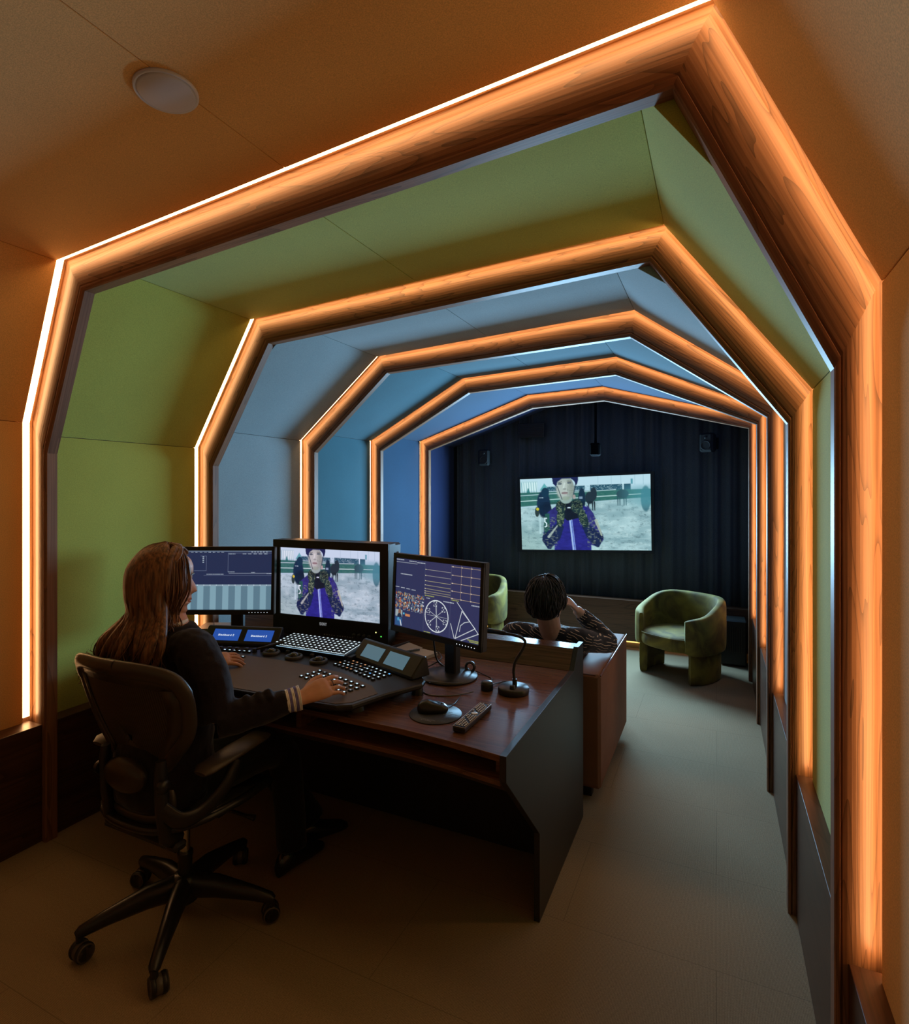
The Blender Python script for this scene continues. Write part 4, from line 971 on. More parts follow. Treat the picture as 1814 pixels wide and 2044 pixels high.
mb = MB(); mb.tube([(-2.44, 2.18, ZD + .08), (-2.442, 2.18, ZD + .17)], .0015, 6); mb.build('antenna', M_BLACK, t)
# ring-shaped coil and cables
t = thing('cable_coil', 'small upright black ring with cables at its edge, beside the monitor stand', 'cable ring', (-1.03, 2.345, ZD))
mb = MB()
C0 = Vector((-.99, 2.285, ZD + .026)); ax = Matrix.Rotation(math.radians(10), 3, 'Z')
mb.rings([[C0 + ax @ Vector(((.019 + .006 * math.cos(u)) * math.cos(a), .011 * math.sin(u), (.019 + .006 * math.cos(u)) * math.sin(a))) for u in [2 * math.pi * j / 10 for j in range(10)]] for a in [2 * math.pi * k / 28 for k in range(29)]], caps=False)
mb.build('ring', M_BLACKM, t)
M_CAB = plain('cable_black', (.015, .015, .017), .4); M_CABG = plain('cable_grey', (.16, .16, .17), .4)
def cable(P, r, label, m=M_CAB, z=ZD):
    pts = arc_pts([(p[0], p[1], (z + r + (p[2] if len(p) > 2 else 0))) for p in P], 8)
    o = MB().tube(pts, r, 8).build('cable', m); tag(o, label, 'cable', 'cables on the desk'); return o
cable([(-1.15, 2.20, .28), (-1.175, 2.28, .16), (-1.165, 2.30, .03), (-1.10, 2.28, .0), (-1.06, 2.25, .0)], .0045, 'thick dark cable curving down from the right-hand monitor onto the desk behind its stand')
cable([(-1.27, 2.50, .0), (-1.21, 2.42, .02), (-1.16, 2.33, .02), (-1.19, 2.22, .0), (-1.13, 2.13, .003), (-1.08, 2.07, .002)], .0035, 'dark cable looping from the notebook to the left side of the round monitor base')
cable([(-1.10, 2.30, .0), (-1.16, 2.20, .0), (-1.16, 2.10, .002), (-1.08, 2.05, .018), (-.98, 2.07, .018), (-.94, 2.10, .018)], .0022, 'thin grey cable lying across the top of the round monitor base', M_CABG)
cable([(-1.08, 1.99, .0), (-1.02, 1.96, .0), (-.95, 1.985, .0), (-.90, 2.03, .001), (-.875, 2.05, .006)], .0022, 'thin cable running from the console foot towards the small dial, ending in a pale plug', M_CABG)
cable([(-.925, 1.868, .012), (-.895, 1.90, .004), (-.90, 1.95, .0), (-.905, 1.995, .005)], .0018, 'thin black cable leading up from the mouse')
cable([(-.965, 2.29, .006), (-.91, 2.27, .0), (-.87, 2.24, .0), (-.865, 2.17, .0), (-.862, 2.14, .006)], .0022, 'thin black cable running from the upright ring to the small dial')
cable([(-.84, 2.14, .008), (-.82, 2.22, .0), (-.785, 2.23, .003), (-.758, 2.185, .010)], .0022, 'short black cable looping between the small dial and the gooseneck light')
cable([(-2.20, 2.30, .0), (-2.13, 2.34, .03), (-2.10, 2.46, .0), (-2.22, 2.47, .0), (-2.30, 2.40, .012), (-2.22, 2.36, .0)], .003, 'black cable coiled on the desk between left monitor stand and the big deep monitor')
# ------------------------------------------------------------------ office chair (mesh task chair)
CH = Vector((-1.745, 1.43, 0))
A = thing('office_chair', 'black mesh office chair on a five-star wheeled base, with the long-haired woman sitting in it', 'office chair', CH)
TC = Matrix.Translation(CH)
M_CHB = plain('chair_graphite', (.014, .013, .014), .33, spec=.5)
M_CHF = plain('chair_frame', (.040, .032, .026), .38, spec=.5)
M_CHR = plain('chrome', (.55, .55, .56), .18, metal=1)
M_RUB = plain('wheel_black', (.012, .012, .012), .45)
mb = MB(TC); mb.lathe([(.045, .075), (.050, .085), (.048, .150), (.034, .170), (.0, .170)], 24); mb.build('hub', M_CHB, A)
for ang in (-121.7, -55, 22, 97, 169):
    a = math.radians(ang); d = Vector((math.cos(a), math.sin(a), 0))
    mb = MB(TC)
    mb.tube([d * .03 + Vector((0, 0, .125)), d * .12 + Vector((0, 0, .125)), d * .24 + Vector((0, 0, .105)), d * .315 + Vector((0, 0, .088)), d * .328 + Vector((0, 0, .082))], [(.032, .044), (.030, .039), (.023, .026), (.019, .019), (.011, .012)], 12)
    mb.tube([d * .318 + Vector((0, 0, .09)), d * .318 + Vector((0, 0, .05))], .012, 10)
    leg = mb.build('base_leg', M_CHB, A)
    q = Matrix.Rotation(a + .5, 3, 'Z'); Cc = d * .318 + q @ Vector((0, .012, 0))
    mb = MB(TC); ax = q @ Matrix.Rotation(math.radians(90), 3, 'X')
    for sgn in (-1, 1):
        mb.lathe([(0, -.010), (.024, -.010), (.030, -.006), (.031, 0), (.030, .006), (.024, .010), (0, .010)], 24, 0, Cc + q @ Vector((0, sgn * .016, .031)), ax)
    mb.lathe([(.026, -.026), (.028, -.0265), (.028, .0265), (.026, .026)], 24, 1, Cc + Vector((0, 0, .031)), ax)
    mb.build('caster', [M_RUB, plain('caster_ring', (.09, .075, .06), .4) if 'caster_ring' not in bpy.data.materials else bpy.data.materials['caster_ring']], A)
mb = MB(TC); mb.tube([(0, 0, .16), (0, 0, .235)], .024, 18); mb.tube([(0, 0, .232), (0, 0, .245)], .027, 18); mb.build('gas_lift_sleeve', M_CHB, A)
mb = MB(TC); mb.tube([(0, 0, .235), (0, 0, .37)], .0165, 18); mb.build('gas_lift_rod', M_CHR, A)
mb = MB(TC); mb.box((0, .0, .385), (.11, .24, .05), ch=.015); mb.box((0, .04, .40), (.30, .05, .03), ch=.01); mb.box((0, -.16, .40), (.36, .05, .03), ch=.01); mb.build('tilt_mechanism', M_CHB, A)
for sg in (-1, 1):
    mb = MB(TC); mb.tube([(sg * .06, .08, .385), (sg * .20, .09, .375), (sg * .235, .10, .37)], [.006, .006, .011], 8); mb.build('lever', M_CHB, A)
# seat: frame ring and woven mesh
def seat_out(k=1.0, n=40):
    P = []
    for j in range(n):
        a = 2 * math.pi * j / n; sx, sy = math.sin(a), math.cos(a); q = (abs(sx) ** 3.2 + abs(sy) ** 3.2) ** (-1 / 3.2)
        x, y = .245 * k * sx * q, .235 * k * sy * q
        P.append(Vector((x * (1 - .10 * (y < 0) * abs(y) / .235), y + .02, .455 - .55 * max(0, y - .10) ** 1.5 * 1.6 + .02 * (abs(x) / .245) ** 2)))
    return P
mb = MB(TC); P = seat_out(); mb.tube(P + [P[0], P[1]], [(.020, .014)] * 42, 10, caps=False); mb.build('seat_frame', M_CHB, A)
def mesh_mat():
    m, nt, b = new_mat('chair_mesh'); tc = N(nt, 'ShaderNodeTexCoord')
    w = N(nt, 'ShaderNodeTexWave'); w.bands_direction = 'X'; w.inputs['Scale'].default_value = 38; w.inputs['Distortion'].default_value = .3
    L(nt, tc.outputs['Object'], w.inputs['Vector']); cr = N(nt, 'ShaderNodeValToRGB'); cr.color_ramp.elements[0].color = (.012, .010, .009, 1); cr.color_ramp.elements[1].color = (.055, .040, .030, 1)
    L(nt, w.outputs['Fac'], cr.inputs[0]); L(nt, cr.outputs[0], b.inputs['Base Color']); b.inputs['Roughness'].default_value = .6; return m
M_MESH = mesh_mat()
mb = MB(TC); O = seat_out(.95); rings = [[Vector((p.x * k, .02 + (p.y - .02) * k, p.z - .022 * (1 - k * k))) for p in O] for k in (1, .8, .55, .3, .05)]
mb.rings(rings, caps=False); mb.build('seat', M_MESH, A, solid=.004)
# backrest: wide shoulders, pinched waist
OL = [(0, .995), (.14, .990), (.222, .968), (.250, .920), (.250, .865), (.236, .80), (.205, .745), (.160, .695), (.128, .655), (.120, .61), (.138, .56), (.140, .51), (.10, .482), (0, .475)]
def back_y(x, z): return -.185 - .30 * max(0, z - .66) + .055 * (abs(x) / .25) ** 2 - .10 * max(0, .60 - z)
def closed(OLp): return OLp + [(-x, z) for x, z in OLp[-2:0:-1]]
ol = closed(OL); pts = []
Q = [Vector((x, 0, z)) for x, z in ol]; Q = arc_pts(Q + [Q[0]], 4)[:-1]
P = [Vector((p.x, back_y(p.x, p.z), p.z)) for p in Q]
rad = [((.026, .016) if p.z > .92 else ((.023, .013) if p.z > .66 else (.020, .012))) for p in P]
mb = MB(TC); mb.tube(P + [P[0], P[1]], rad + rad[:2], 12, caps=False, up=(0, -1, 0)); mb.build('back_frame', M_CHF, A)
# top head-rail shell and broad side webs of the frame
mb = MB(TC); cxz = Vector((0, 0, .76))
top = [p for p in P if p.z > .90]; top.sort(key=lambda p: p.x)
mb.add([tuple(p) for p in top] + [(p.x * .93, back_y(p.x * .93, p.z - .055) + .002, p.z - .055) for p in top], [(k, k + 1, len(top) + k + 1, len(top) + k) for k in range(len(top) - 1)], 0, True)
mb.build('head_rail', M_CHF, A, solid=.010)
mb = MB(TC); rings = []
for k in (1, .9, .75, .55, .3, .05): rings.append([Vector((p.x * k, back_y(p.x * k, .74 + (p.z - .74) * k), .74 + (p.z - .74) * k)) for p in P])
mb.rings(rings, caps=False); mb.build('backrest', M_MESH, A, solid=.003)
for sg in (-1, 1):
    mb = MB(TC); wp = []
    for z in (.93, .86, .78, .70, .62): 
        x1 = {.93: .235, .86: .242, .78: .222, .70: .160, .62: .115}[z]; x0 = {.93: .185, .86: .190, .78: .165, .70: .115, .62: .085}[z]; wp.append((x0, x1, z))
    mb.add([v for x0, x1, z in wp for v in ((sg * x0, back_y(x0, z) - .004, z), (sg * x1, back_y(x1, z) - .004, z))], [(2 * k, 2 * k + 1, 2 * k + 3, 2 * k + 2) for k in range(len(wp) - 1)], 0, True)
    mb.build('side_web', M_CHF, A, solid=.006)
mb = MB(TC); mb.ell((-.005, -.222, .622), (.098, .036, .058), 24, 12); mb.build('lumbar_pad', plain('lumbar', (.035, .026, .018), .32), A)
for sg in (-1, 1):
    px_ = .025 + sg * .135
    mb = MB(TC); mb.tube([(px_ * .9, -.150, .405), (px_, -.200, .45), (px_, -.215, .55), (px_, -.222, .66), (px_, -.220, .70)], [(.016, .030), (.016, .026), (.015, .024), (.015, .022), (.012, .016)], 12, up=(0, -1, 0)); mb.build('back_upright', M_CHB, A)
    mb = MB(TC); mb.tube(arc_pts([(px_, -.215, .54), (px_ + sg * .05, -.185, .505), (sg * .235, -.11, .515), (sg * .258, -.04, .575), (sg * .256, -.01, .635)], 4), [(.014, .030)] * 10 + [(.016, .028)] * 5 + [(.022, .020)] * 2, 12); mb.build('arm_support', M_CHB, A)
    mb = MB(TC); mb.tube([(sg * .255, -.155, .648), (sg * .255, -.135, .655), (sg * .250, .0, .662), (sg * .238, .12, .660), (sg * .232, .150, .652)], [(.026, .008), (.042, .016), (.046, .018), (.043, .016), (.028, .008)], 16, up=(0, 0, 1)); mb.build('armrest', plain('armrest_soft', (.060, .045, .032), .42) if sg < 0 else bpy.data.materials['armrest_soft'], A)
    mb = MB(TC); mb.lathe([(.0, .012), (.018, .012), (.022, .006), (.022, -.006)], 18, 0, (px_ + sg * .018, -.225, .625), Matrix.Rotation(math.radians(90 * sg), 3, 'Y')); mb.build('knob', M_CHB, A)

# ------------------------------------------------------------------ people
def remesh(o, vox, it=4, sub=0):
    md = o.modifiers.new('one_surface', 'REMESH'); md.mode = 'VOXEL'; md.voxel_size = vox; md.use_smooth_shade = True
    if it: m2 = o.modifiers.new('soften', 'SMOOTH'); m2.factor = .5; m2.iterations = it
    return o
def head(mb, T, s=1.0):
    """x to the person's right, y forward, z up; origin between the ears"""
    prof = [(-.122, .050, .018, .014), (-.116, .072, .004, .028), (-.104, .082, -.018, .040), (-.092, .078, -.034, .049), (-.083, .079, -.044, .054), (-.076, .086, -.050, .057), (-.068, .082, -.055, .060), (-.059, .088, -.060, .062),
            (-.048, .084, -.066, .065), (-.036, .084, -.072, .068), (-.020, .085, -.080, .071), (-.005, .084, -.088, .073), (.008, .081, -.094, .0745), (.022, .086, -.098, .0755), (.038, .090, -.100, .0765), (.058, .089, -.099, .0765), (.078, .080, -.092, .072), (.096, .062, -.076, .060), (.110, .036, -.050, .040), (.117, .010, -.022, .016)]
    rings = []
    for z, yf, yb, w in prof:
        ring = []; cy = (yf + yb) / 2; hy = (yf - yb) / 2; n = 48
        for k in range(n):
            a = 2 * math.pi * k / n; sx, cyy = math.sin(a), math.cos(a)
            e = 2.25; q = (abs(sx) ** e + abs(cyy) ** e) ** (-1 / e)
            x, y = w * sx * q, cy + hy * cyy * q
            if cyy > 0:
                nose = {True: 0}.get(False, 0)
                nh = .021 * math.exp(-((z + .035) / .010) ** 2) + .016 * math.exp(-((z + .020) / .016) ** 2) + .008 * math.exp(-((z - .002) / .018) ** 2)
                y += nh * math.exp(-(x / (.011 + .006 * max(0, min(1, (-z - .005) / .03)))) ** 2)
                y -= .010 * math.exp(-((abs(x) - .031) / .015) ** 2 - ((z - .008) / .012) ** 2)
                y += .004 * math.exp(-((abs(x) - .03) / .02) ** 2 - ((z - .028) / .008) ** 2)
                y += .005 * math.exp(-(x / .02) ** 2) * (math.exp(-((z + .059) / .005) ** 2) + math.exp(-((z + .076) / .005) ** 2))
            ring.append(T @ Vector((x * s, y * s, z * s)))
        rings.append(ring)
    mb.rings(rings)
    for sg in (-1, 1):      # ears
        mb.ell(T @ Vector((sg * .078 * s, -.008 * s, -.012 * s)), (.007 * s, .018 * s, .031 * s), 12, 8, M=T.to_3x3() @ Matrix.Rotation(-.25 * sg, 3, 'Z'))
def hand(mb, W, D, Nrm, side, curl=.35, s=1.0, spread=.12):
    """W wrist point, D pointing direction, Nrm back-of-hand normal, side +1 when the thumb lies towards D x Nrm"""
    D = Vector(D).normalized(); Nv = Vector(Nrm); Nv = (Nv - D * Nv.dot(D)).normalized(); X = D.cross(Nv) * side; W = Vector(W)
    P = lambda x, y, z: W + X * x * s + D * y * s + Nv * z * s
    rings = []
    for y, hw, ht, zc in ((-.02, .025, .018, 0), (.0, .027, .018, 0), (.025, .034, .017, .002), (.055, .040, .016, .004), (.080, .040, .0135, .003), (.090, .036, .010, .001)):
        rings.append([P(hw * math.copysign(abs(math.cos(u)) ** .8, math.cos(u)), y, zc + ht * math.sin(u)) for u in [2 * math.pi * k / 16 for k in range(16)]])
    mb.rings(rings)
    tips = []
    for x0, ln, r, sp in ((.029, .070, .0086, 1.2), (.0095, .079, .0088, .4), (-.0105, .073, .0084, -.4), (-.029, .057, .0074, -1.2)):
        a = spread * sp; pts = [P(x0 * .9, .068, .003)]; y, z, x = .085, .002, x0; ang = -.05
        for f in (.42, .32, .26):
            ang += curl * (1.0 if f > .4 else 1.15); y += ln * f * math.cos(ang); z -= ln * f * math.sin(ang); x += ln * f * math.sin(a); pts.append(P(x, y, z))
        mb.tube(arc_pts(pts, 3), [r * (1.05 - .28 * k / 9) for k in range(10)], 10); mb.ell(pts[-1], (r * .8 * s,) * 3, 10, 6); tips.append((pts[-1], (pts[-1] - pts[-2]).normalized(), r * s))
    th = [P(.018, .012, -.004), P(.040, .038, -.010), P(.054, .062, -.016), P(.058, .088, -.020)]
    mb.tube(arc_pts(th, 3), [.0135, .013, .0125, .0120, .0115, .0110, .0105, .010, .0095, .0088], 10); mb.ell(th[-1], (.0088 * s,) * 3, 10, 6); tips.append((th[-1], (th[-1] - th[-2]).normalized(), .009 * s))
    return X, D, Nv, tips
def skin(name, c):
    m, nt, b = new_mat(name); b.inputs['Base Color'].default_value = (*c, 1); b.inputs['Roughness'].default_value = .5
    b.inputs['Subsurface Weight'].default_value = .15; b.inputs['Subsurface Radius'].default_value = (1, .3, .15); b.inputs['Subsurface Scale'].default_value = .008
    tc = N(nt, 'ShaderNodeTexCoord'); n = N(nt, 'ShaderNodeTexNoise'); n.inputs['Scale'].default_value = 35; L(nt, tc.outputs['Object'], n.inputs['Vector'])
    r = N(nt, 'ShaderNodeMapRange'); r.inputs[3].default_value = .85; r.inputs[4].default_value = 1.15; L(nt, n.outputs['Fac'], r.inputs[0])
    v = N(nt, 'ShaderNodeVectorMath', operation='SCALE'); v.inputs[0].default_value = c; L(nt, r.outputs[0], v.inputs['Scale']); L(nt, v.outputs[0], b.inputs['Base Color']); return m
M_SKIN = skin('skin', (.62, .31, .19)); M_SKIN2 = skin('skin_man', (.46, .28, .20))
def knit(name, c, band=0):
    return fabric(name, c, weave=500, var=.15, bump=.5, sheen=.12)
def limb(mb, pts, rad, n=16): mb.tube(arc_pts(pts, 5), list(np.interp(np.linspace(0, 1, (len(pts) - 1) * 5 + 1), np.linspace(0, 1, len(rad)), rad)), n)

# --- woman ---------------------------------------------------------
HC = Vector((-1.785, 1.378, 1.228)); yaw = math.atan2(-.60, .80)          # face turned to her right
TH = Matrix.Translation(HC) @ Matrix.Rotation(yaw, 4, 'Z') @ Matrix.Rotation(math.radians(-4), 4, 'X')
shR, elR, wrR = Vector((-1.605, 1.365, 1.010)), Vector((-1.495, 1.345, .790)), Vector((-1.318, 1.548, .828))
shL, elL, wrL = Vector((-1.925, 1.425, 1.010)), Vector((-2.03, 1.50, .790)), Vector((-1.945, 1.690, .832))
mb = MB(); head(mb, TH, 1.0)
limb(mb, [HC + Vector((0, -.01, -.05)), HC + Vector((.002, .0, -.10)), Vector((-1.765, 1.40, 1.05)), Vector((-1.765, 1.385, .95))], [.052, .050, .055, .09])
limb(mb, [Vector((-1.765, 1.385, 1.0)), Vector((-1.76, 1.39, .85)), Vector((-1.75, 1.37, .68)), Vector((-1.745, 1.35, .57))], [.075, .09, .09, .10])
for a_, b_, c_ in ((shR, elR, wrR), (shL, elL, wrL)):
    mb.tube([Vector((-1.765, 1.39, 1.0)), a_ + (Vector((-1.765, 1.39, 1.0)) - a_) * .1 - Vector((0, 0, .012))], [.05, .042], 14); mb.tube([a_ - Vector((0, 0, .012)), b_.lerp(a_, .08)], [.042, .022], 14)
    mb.tube([b_.lerp(a_, .06), b_.lerp(c_, .35), c_], [.022, .028, .027], 14); mb.ell(b_.lerp(a_, .06), (.022,) * 3); mb.ell(a_ - Vector((0, 0, .012)), (.042,) * 3)
_, _, _, tR = hand(mb, wrR + Vector((.006, .012, 0)), (.088, .157, .034), (.42, -.45, .75), -1, curl=.30, s=1.05, spread=.10)
_, _, _, tL = hand(mb, wrL, (.60, .78, .02), (.25, -.30, .9), 1, curl=.30, s=1.05)
kR, aR, kL, aL = Vector((-1.645, 1.80, .475)), Vector((-1.575, 1.80, .09)), Vector((-1.80, 1.80, .475)), Vector((-1.62, 1.98, .10))
limb(mb, [Vector((-1.68, 1.38, .535)), kR, aR], [.085, .055, .038]); limb(mb, [Vector((-1.82, 1.38, .535)), kL, aL], [.085, .055, .038])
Wm = mb.build('person', M_SKIN); remesh(Wm, .0034, 3)
Wm['label'] = 'seated woman with long wavy brown hair in a dark sweater, typing at the console'; Wm['category'] = 'person'
recenter(Wm)
# sweater
mb = MB()
def ringz(c, rx, ry, rz=0, n=24, e=2.4):
    c = Vector(c); R = Matrix.Rotation(rz, 3, 'Z'); out = []
    for k in range(n):
        a = 2 * math.pi * k / n; sx, sy = math.cos(a), math.sin(a); q = (abs(sx) ** e + abs(sy) ** e) ** (-1 / e); out.append(c + R @ Vector((rx * sx * q, ry * sy * q, 0)))
    return out
mb.rings([ringz((-1.745, 1.335, .50), .165, .12), ringz((-1.745, 1.34, .60), .175, .135), ringz((-1.75, 1.36, .72), .165, .125), ringz((-1.757, 1.378, .84), .172, .125, .1), ringz((-1.762, 1.385, .94), .182, .118, .15), ringz((-1.765, 1.39, 1.00), .160, .098, .18), ringz((-1.766, 1.395, 1.045), .105, .075, .2), ringz((-1.767, 1.397, 1.075), .062, .058, .2)])
limb(mb, [Vector((-1.70, 1.38, .985)), shR + Vector((-.012, 0, -.006)), (shR + elR) / 2 + Vector((.02, 0, 0)), elR], [.070, .070, .068, .058])
limb(mb, [elR, (elR + wrR) / 2 + Vector((0, 0, -.006)), wrR + (elR - wrR) * .16], [.058, .052, .040])
limb(mb, [Vector((-1.83, 1.41, .985)), shL + Vector((.012, 0, -.006)), (shL + elL) / 2 + Vector((-.02, 0, 0)), elL], [.070, .070, .068, .058])
limb(mb, [elL, (elL + wrL) / 2, wrL + (elL - wrL) * .10], [.058, .050, .038])
# folds around the elbow and ribbed hem
for k, f in enumerate((.20, .34, .50, .63)):
    c0 = elR.lerp(wrR, f * .9); d = (wrR - elR).normalized(); q = Vector((0, 0, 1)).cross(d)
    mb.tube([c0 + q * .035 + Vector((0, 0, .032)), c0 + d * .01 + Vector((0, 0, .050)), c0 - q * .035 + d * .02 + Vector((0, 0, .034))], [.010, .013, .009], 8)
for k in range(4):
    c0 = shR.lerp(elR, .55 + .13 * k); mb.tube([c0 + Vector((.045, -.04, .01)), c0 + Vector((.066, .0, .0)), c0 + Vector((.04, .045, .012))], [.010, .014, .009], 8)
sw = mb.build('sweater', knit('dark_knit', (.011, .008, .011)), Wm); remesh(sw, .006, 5)
tx = bpy.data.textures.new('folds', 'CLOUDS'); tx.noise_scale = .07
dm = sw.modifiers.new('folds', 'DISPLACE'); dm.texture = tx; dm.strength = .014; dm.mid_level = .5
sw['label'] = 'dark knitted sweater'
def cuff(W, E, r0, par, name='shirt_cuff'):
    d = (Vector(E) - Vector(W)).normalized(); u = d.cross(Vector((0, 0, 1))).normalized(); w = u.cross(d); mb = MB(); n = 28; seg = 10; R_ = []
    for k in range(seg + 1):
        t = k / seg; c = Vector(W) + d * (.048 * t - .006); R_.append([c + (u * math.cos(2 * math.pi * j / n) + w * math.sin(2 * math.pi * j / n)) * (r0 + .004 * (1 - t) + .0018 * math.sin(j * 2.2 + k)) for j in range(n)])
    for k in range(seg):
        mb.rings([R_[k], R_[k + 1]], 1 if k in (2, 3, 6, 7) else 0, caps=False)
    return mb.build(name, [plain('shirt_white', (.80, .78, .80), .8), plain('shirt_blue', (.16, .15, .42), .8)], par, solid=.002)
cuff(wrR + (elR - wrR) * .02, elR, .037, Wm); cuff(wrL + (elL - wrL) * .0, elL, .034, Wm)
# collar, trousers, shoes, nails, rings
mb = MB(); P = [Vector((-1.770 + .052 * math.cos(a), 1.396 + .049 * math.sin(a), 1.070 + .012 * math.sin(a * 1.0 + 1.2))) for a in [2 * math.pi * k / 24 for k in range(26)]]
mb.tube(P, [(.003, .009)] * 26, 8, caps=False); mb.build('shirt_collar', [bpy.data.materials['shirt_white']], Wm)
mb = MB(); limb(mb, [Vector((-1.70, 1.34, .535)), Vector((-1.67, 1.55, .53)), kR, Vector((-1.60, 1.81, .28)), aR + Vector((0, 0, .0))], [.105, .092, .070, .062, .060]); limb(mb, [Vector((-1.80, 1.34, .535)), Vector((-1.82, 1.55, .53)), kL, Vector((-1.70, 1.90, .28)), aL], [.105, .092, .070, .062, .060])
mb.ell((-1.745, 1.335, .54), (.175, .13, .09), 20, 12)
tr = mb.build('trousers', fabric('black_trousers', (.010, .009, .010), var=.1), Wm); remesh(tr, .008, 5)
for c, rz in ((aR, -.15), (aL, -.5)):
    mb = MB(); R = Matrix.Rotation(rz, 3, 'Z'); rings = []
    for y, w, h in ((-.07, .022, .03), (-.055, .034, .045), (-.01, .036, .055), (.05, .040, .036), (.11, .042, .026), (.15, .034, .020), (.168, .014, .012)):
        rings.append([Vector((c.x, c.y, 0)) + R @ Vector((w * math.cos(u), y, .006 + h + h * math.sin(u))) for u in [2 * math.pi * k / 16 for k in range(16)]])
    mb.rings(rings); mb.build('shoe', plain('shoe_black', (.012, .012, .012), .25, coat=.4), Wm, sub=1)
mn = plain('nail', (.72, .48, .40), .25)
for tips in (tR, tL):
    for p, d, r in tips[:5]:
        u = d.cross(Vector((0, 0, 1))).normalized(); w = u.cross(d)
        if w.z < 0: w = -w
        mb = MB(); M3 = Matrix((u, d, w)).transposed(); mb.ell(p + w * r * .55 - d * .001, (r * .68, r * .95, r * .35), 10, 6, M=M3); mb.build('fingernail', mn, Wm)
hx = (Vector((.088, .157, .020))).normalized()
for off, mat in ((.0, plain('ring_dark', (.10, .06, .04), .3, metal=1)), (.020, plain('ring_gold', (.9, .62, .35), .25, metal=1))):
    c0 = wrR + Vector((.006, .012, .004)) + hx * .108 + Vector((.35, -.30, -.62)).normalized() * (-.010 + off)
    mb = MB(); u = hx.cross(Vector((0, 0, 1))).normalized(); w = u.cross(hx)
    mb.tube([c0 + (u * math.cos(a) + w * math.sin(a)) * .0098 for a in [2 * math.pi * k / 20 for k in range(22)]], .0014, 6, caps=False); mb.build('finger_ring', mat, Wm)
# eyes, lips
for sg in (-1, 1):
    mb = MB(); mb.ell(TH @ Vector((sg * .031, .072, .007)), (.013, .006, .004), 12, 8, M=TH.to_3x3()); mb.build('eye', plain('eye_dark', (.03, .02, .018), .3) if sg < 0 else bpy.data.materials['eye_dark'], Wm)
    mb = MB(); mb.tube([TH @ Vector((sg * .014, .091, .027)), TH @ Vector((sg * .030, .091, .032)), TH @ Vector((sg * .046, .080, .027))], [.0015, .0026, .001], 8); mb.build('eyebrow', bpy.data.materials['eye_dark'], Wm)
mb = MB(); mb.tube(arc_pts([TH @ Vector((-.022, .080, -.068)), TH @ Vector((-.010, .0875, -.064)), TH @ Vector((0, .0895, -.0645)), TH @ Vector((.010, .0875, -.064)), TH @ Vector((.022, .080, -.068))], 3), .0032, 8); mb.tube(arc_pts([TH @ Vector((-.020, .080, -.070)), TH @ Vector((0, .0875, -.0745)), TH @ Vector((.020, .080, -.070))], 4), .0034, 8); mb.build('lips', plain('lips', (.48, .19, .13), .5), Wm)

def hair_mat(name, c1, c2, rough=.38):
    m, nt, b = new_mat(name); tc = N(nt, 'ShaderNodeTexCoord'); mp = N(nt, 'ShaderNodeMapping'); mp.inputs['Scale'].default_value = (60, 60, 6); L(nt, tc.outputs['Object'], mp.inputs[0])
    n = N(nt, 'ShaderNodeTexNoise'); n.inputs['Scale'].default_value = 2; n.inputs['Detail'].default_value = 4; L(nt, mp.outputs[0], n.inputs['Vector'])
    cr = N(nt, 'ShaderNodeValToRGB'); cr.color_ramp.elements[0].color = (*c1, 1); cr.color_ramp.elements[1].color = (*c2, 1); cr.color_ramp.elements[0].position = .35; cr.color_ramp.elements[1].position = .7
    L(nt, n.outputs['Fac'], cr.inputs[0]); L(nt, cr.outputs[0], b.inputs['Base Color']); b.inputs['Roughness'].default_value = rough; b.inputs['Specular IOR Level'].default_value = .45
    bp = N(nt, 'ShaderNodeBump'); bp.inputs['Strength'].default_value = .4; bp.inputs['Distance'].default_value = .002; L(nt, n.outputs['Fac'], bp.inputs['Height']); L(nt, bp.outputs[0], b.inputs['Normal']); return m
M_HAIR = hair_mat('brown_hair', (.055, .024, .012), (.26, .120, .050), .45)
def hp(th, el, k=1.0, ex=(.084, .106, .122)):
    """point around the head: th azimuth from the face (positive to her right), el elevation"""
    t, e = math.radians(th), math.radians(el)
    return TH @ Vector((ex[0] * k * math.sin(t) * math.cos(e), ex[1] * k * math.cos(t) * math.cos(e) - .006, ex[2] * k * math.sin(e) + .004))
rnd = random.Random(11)
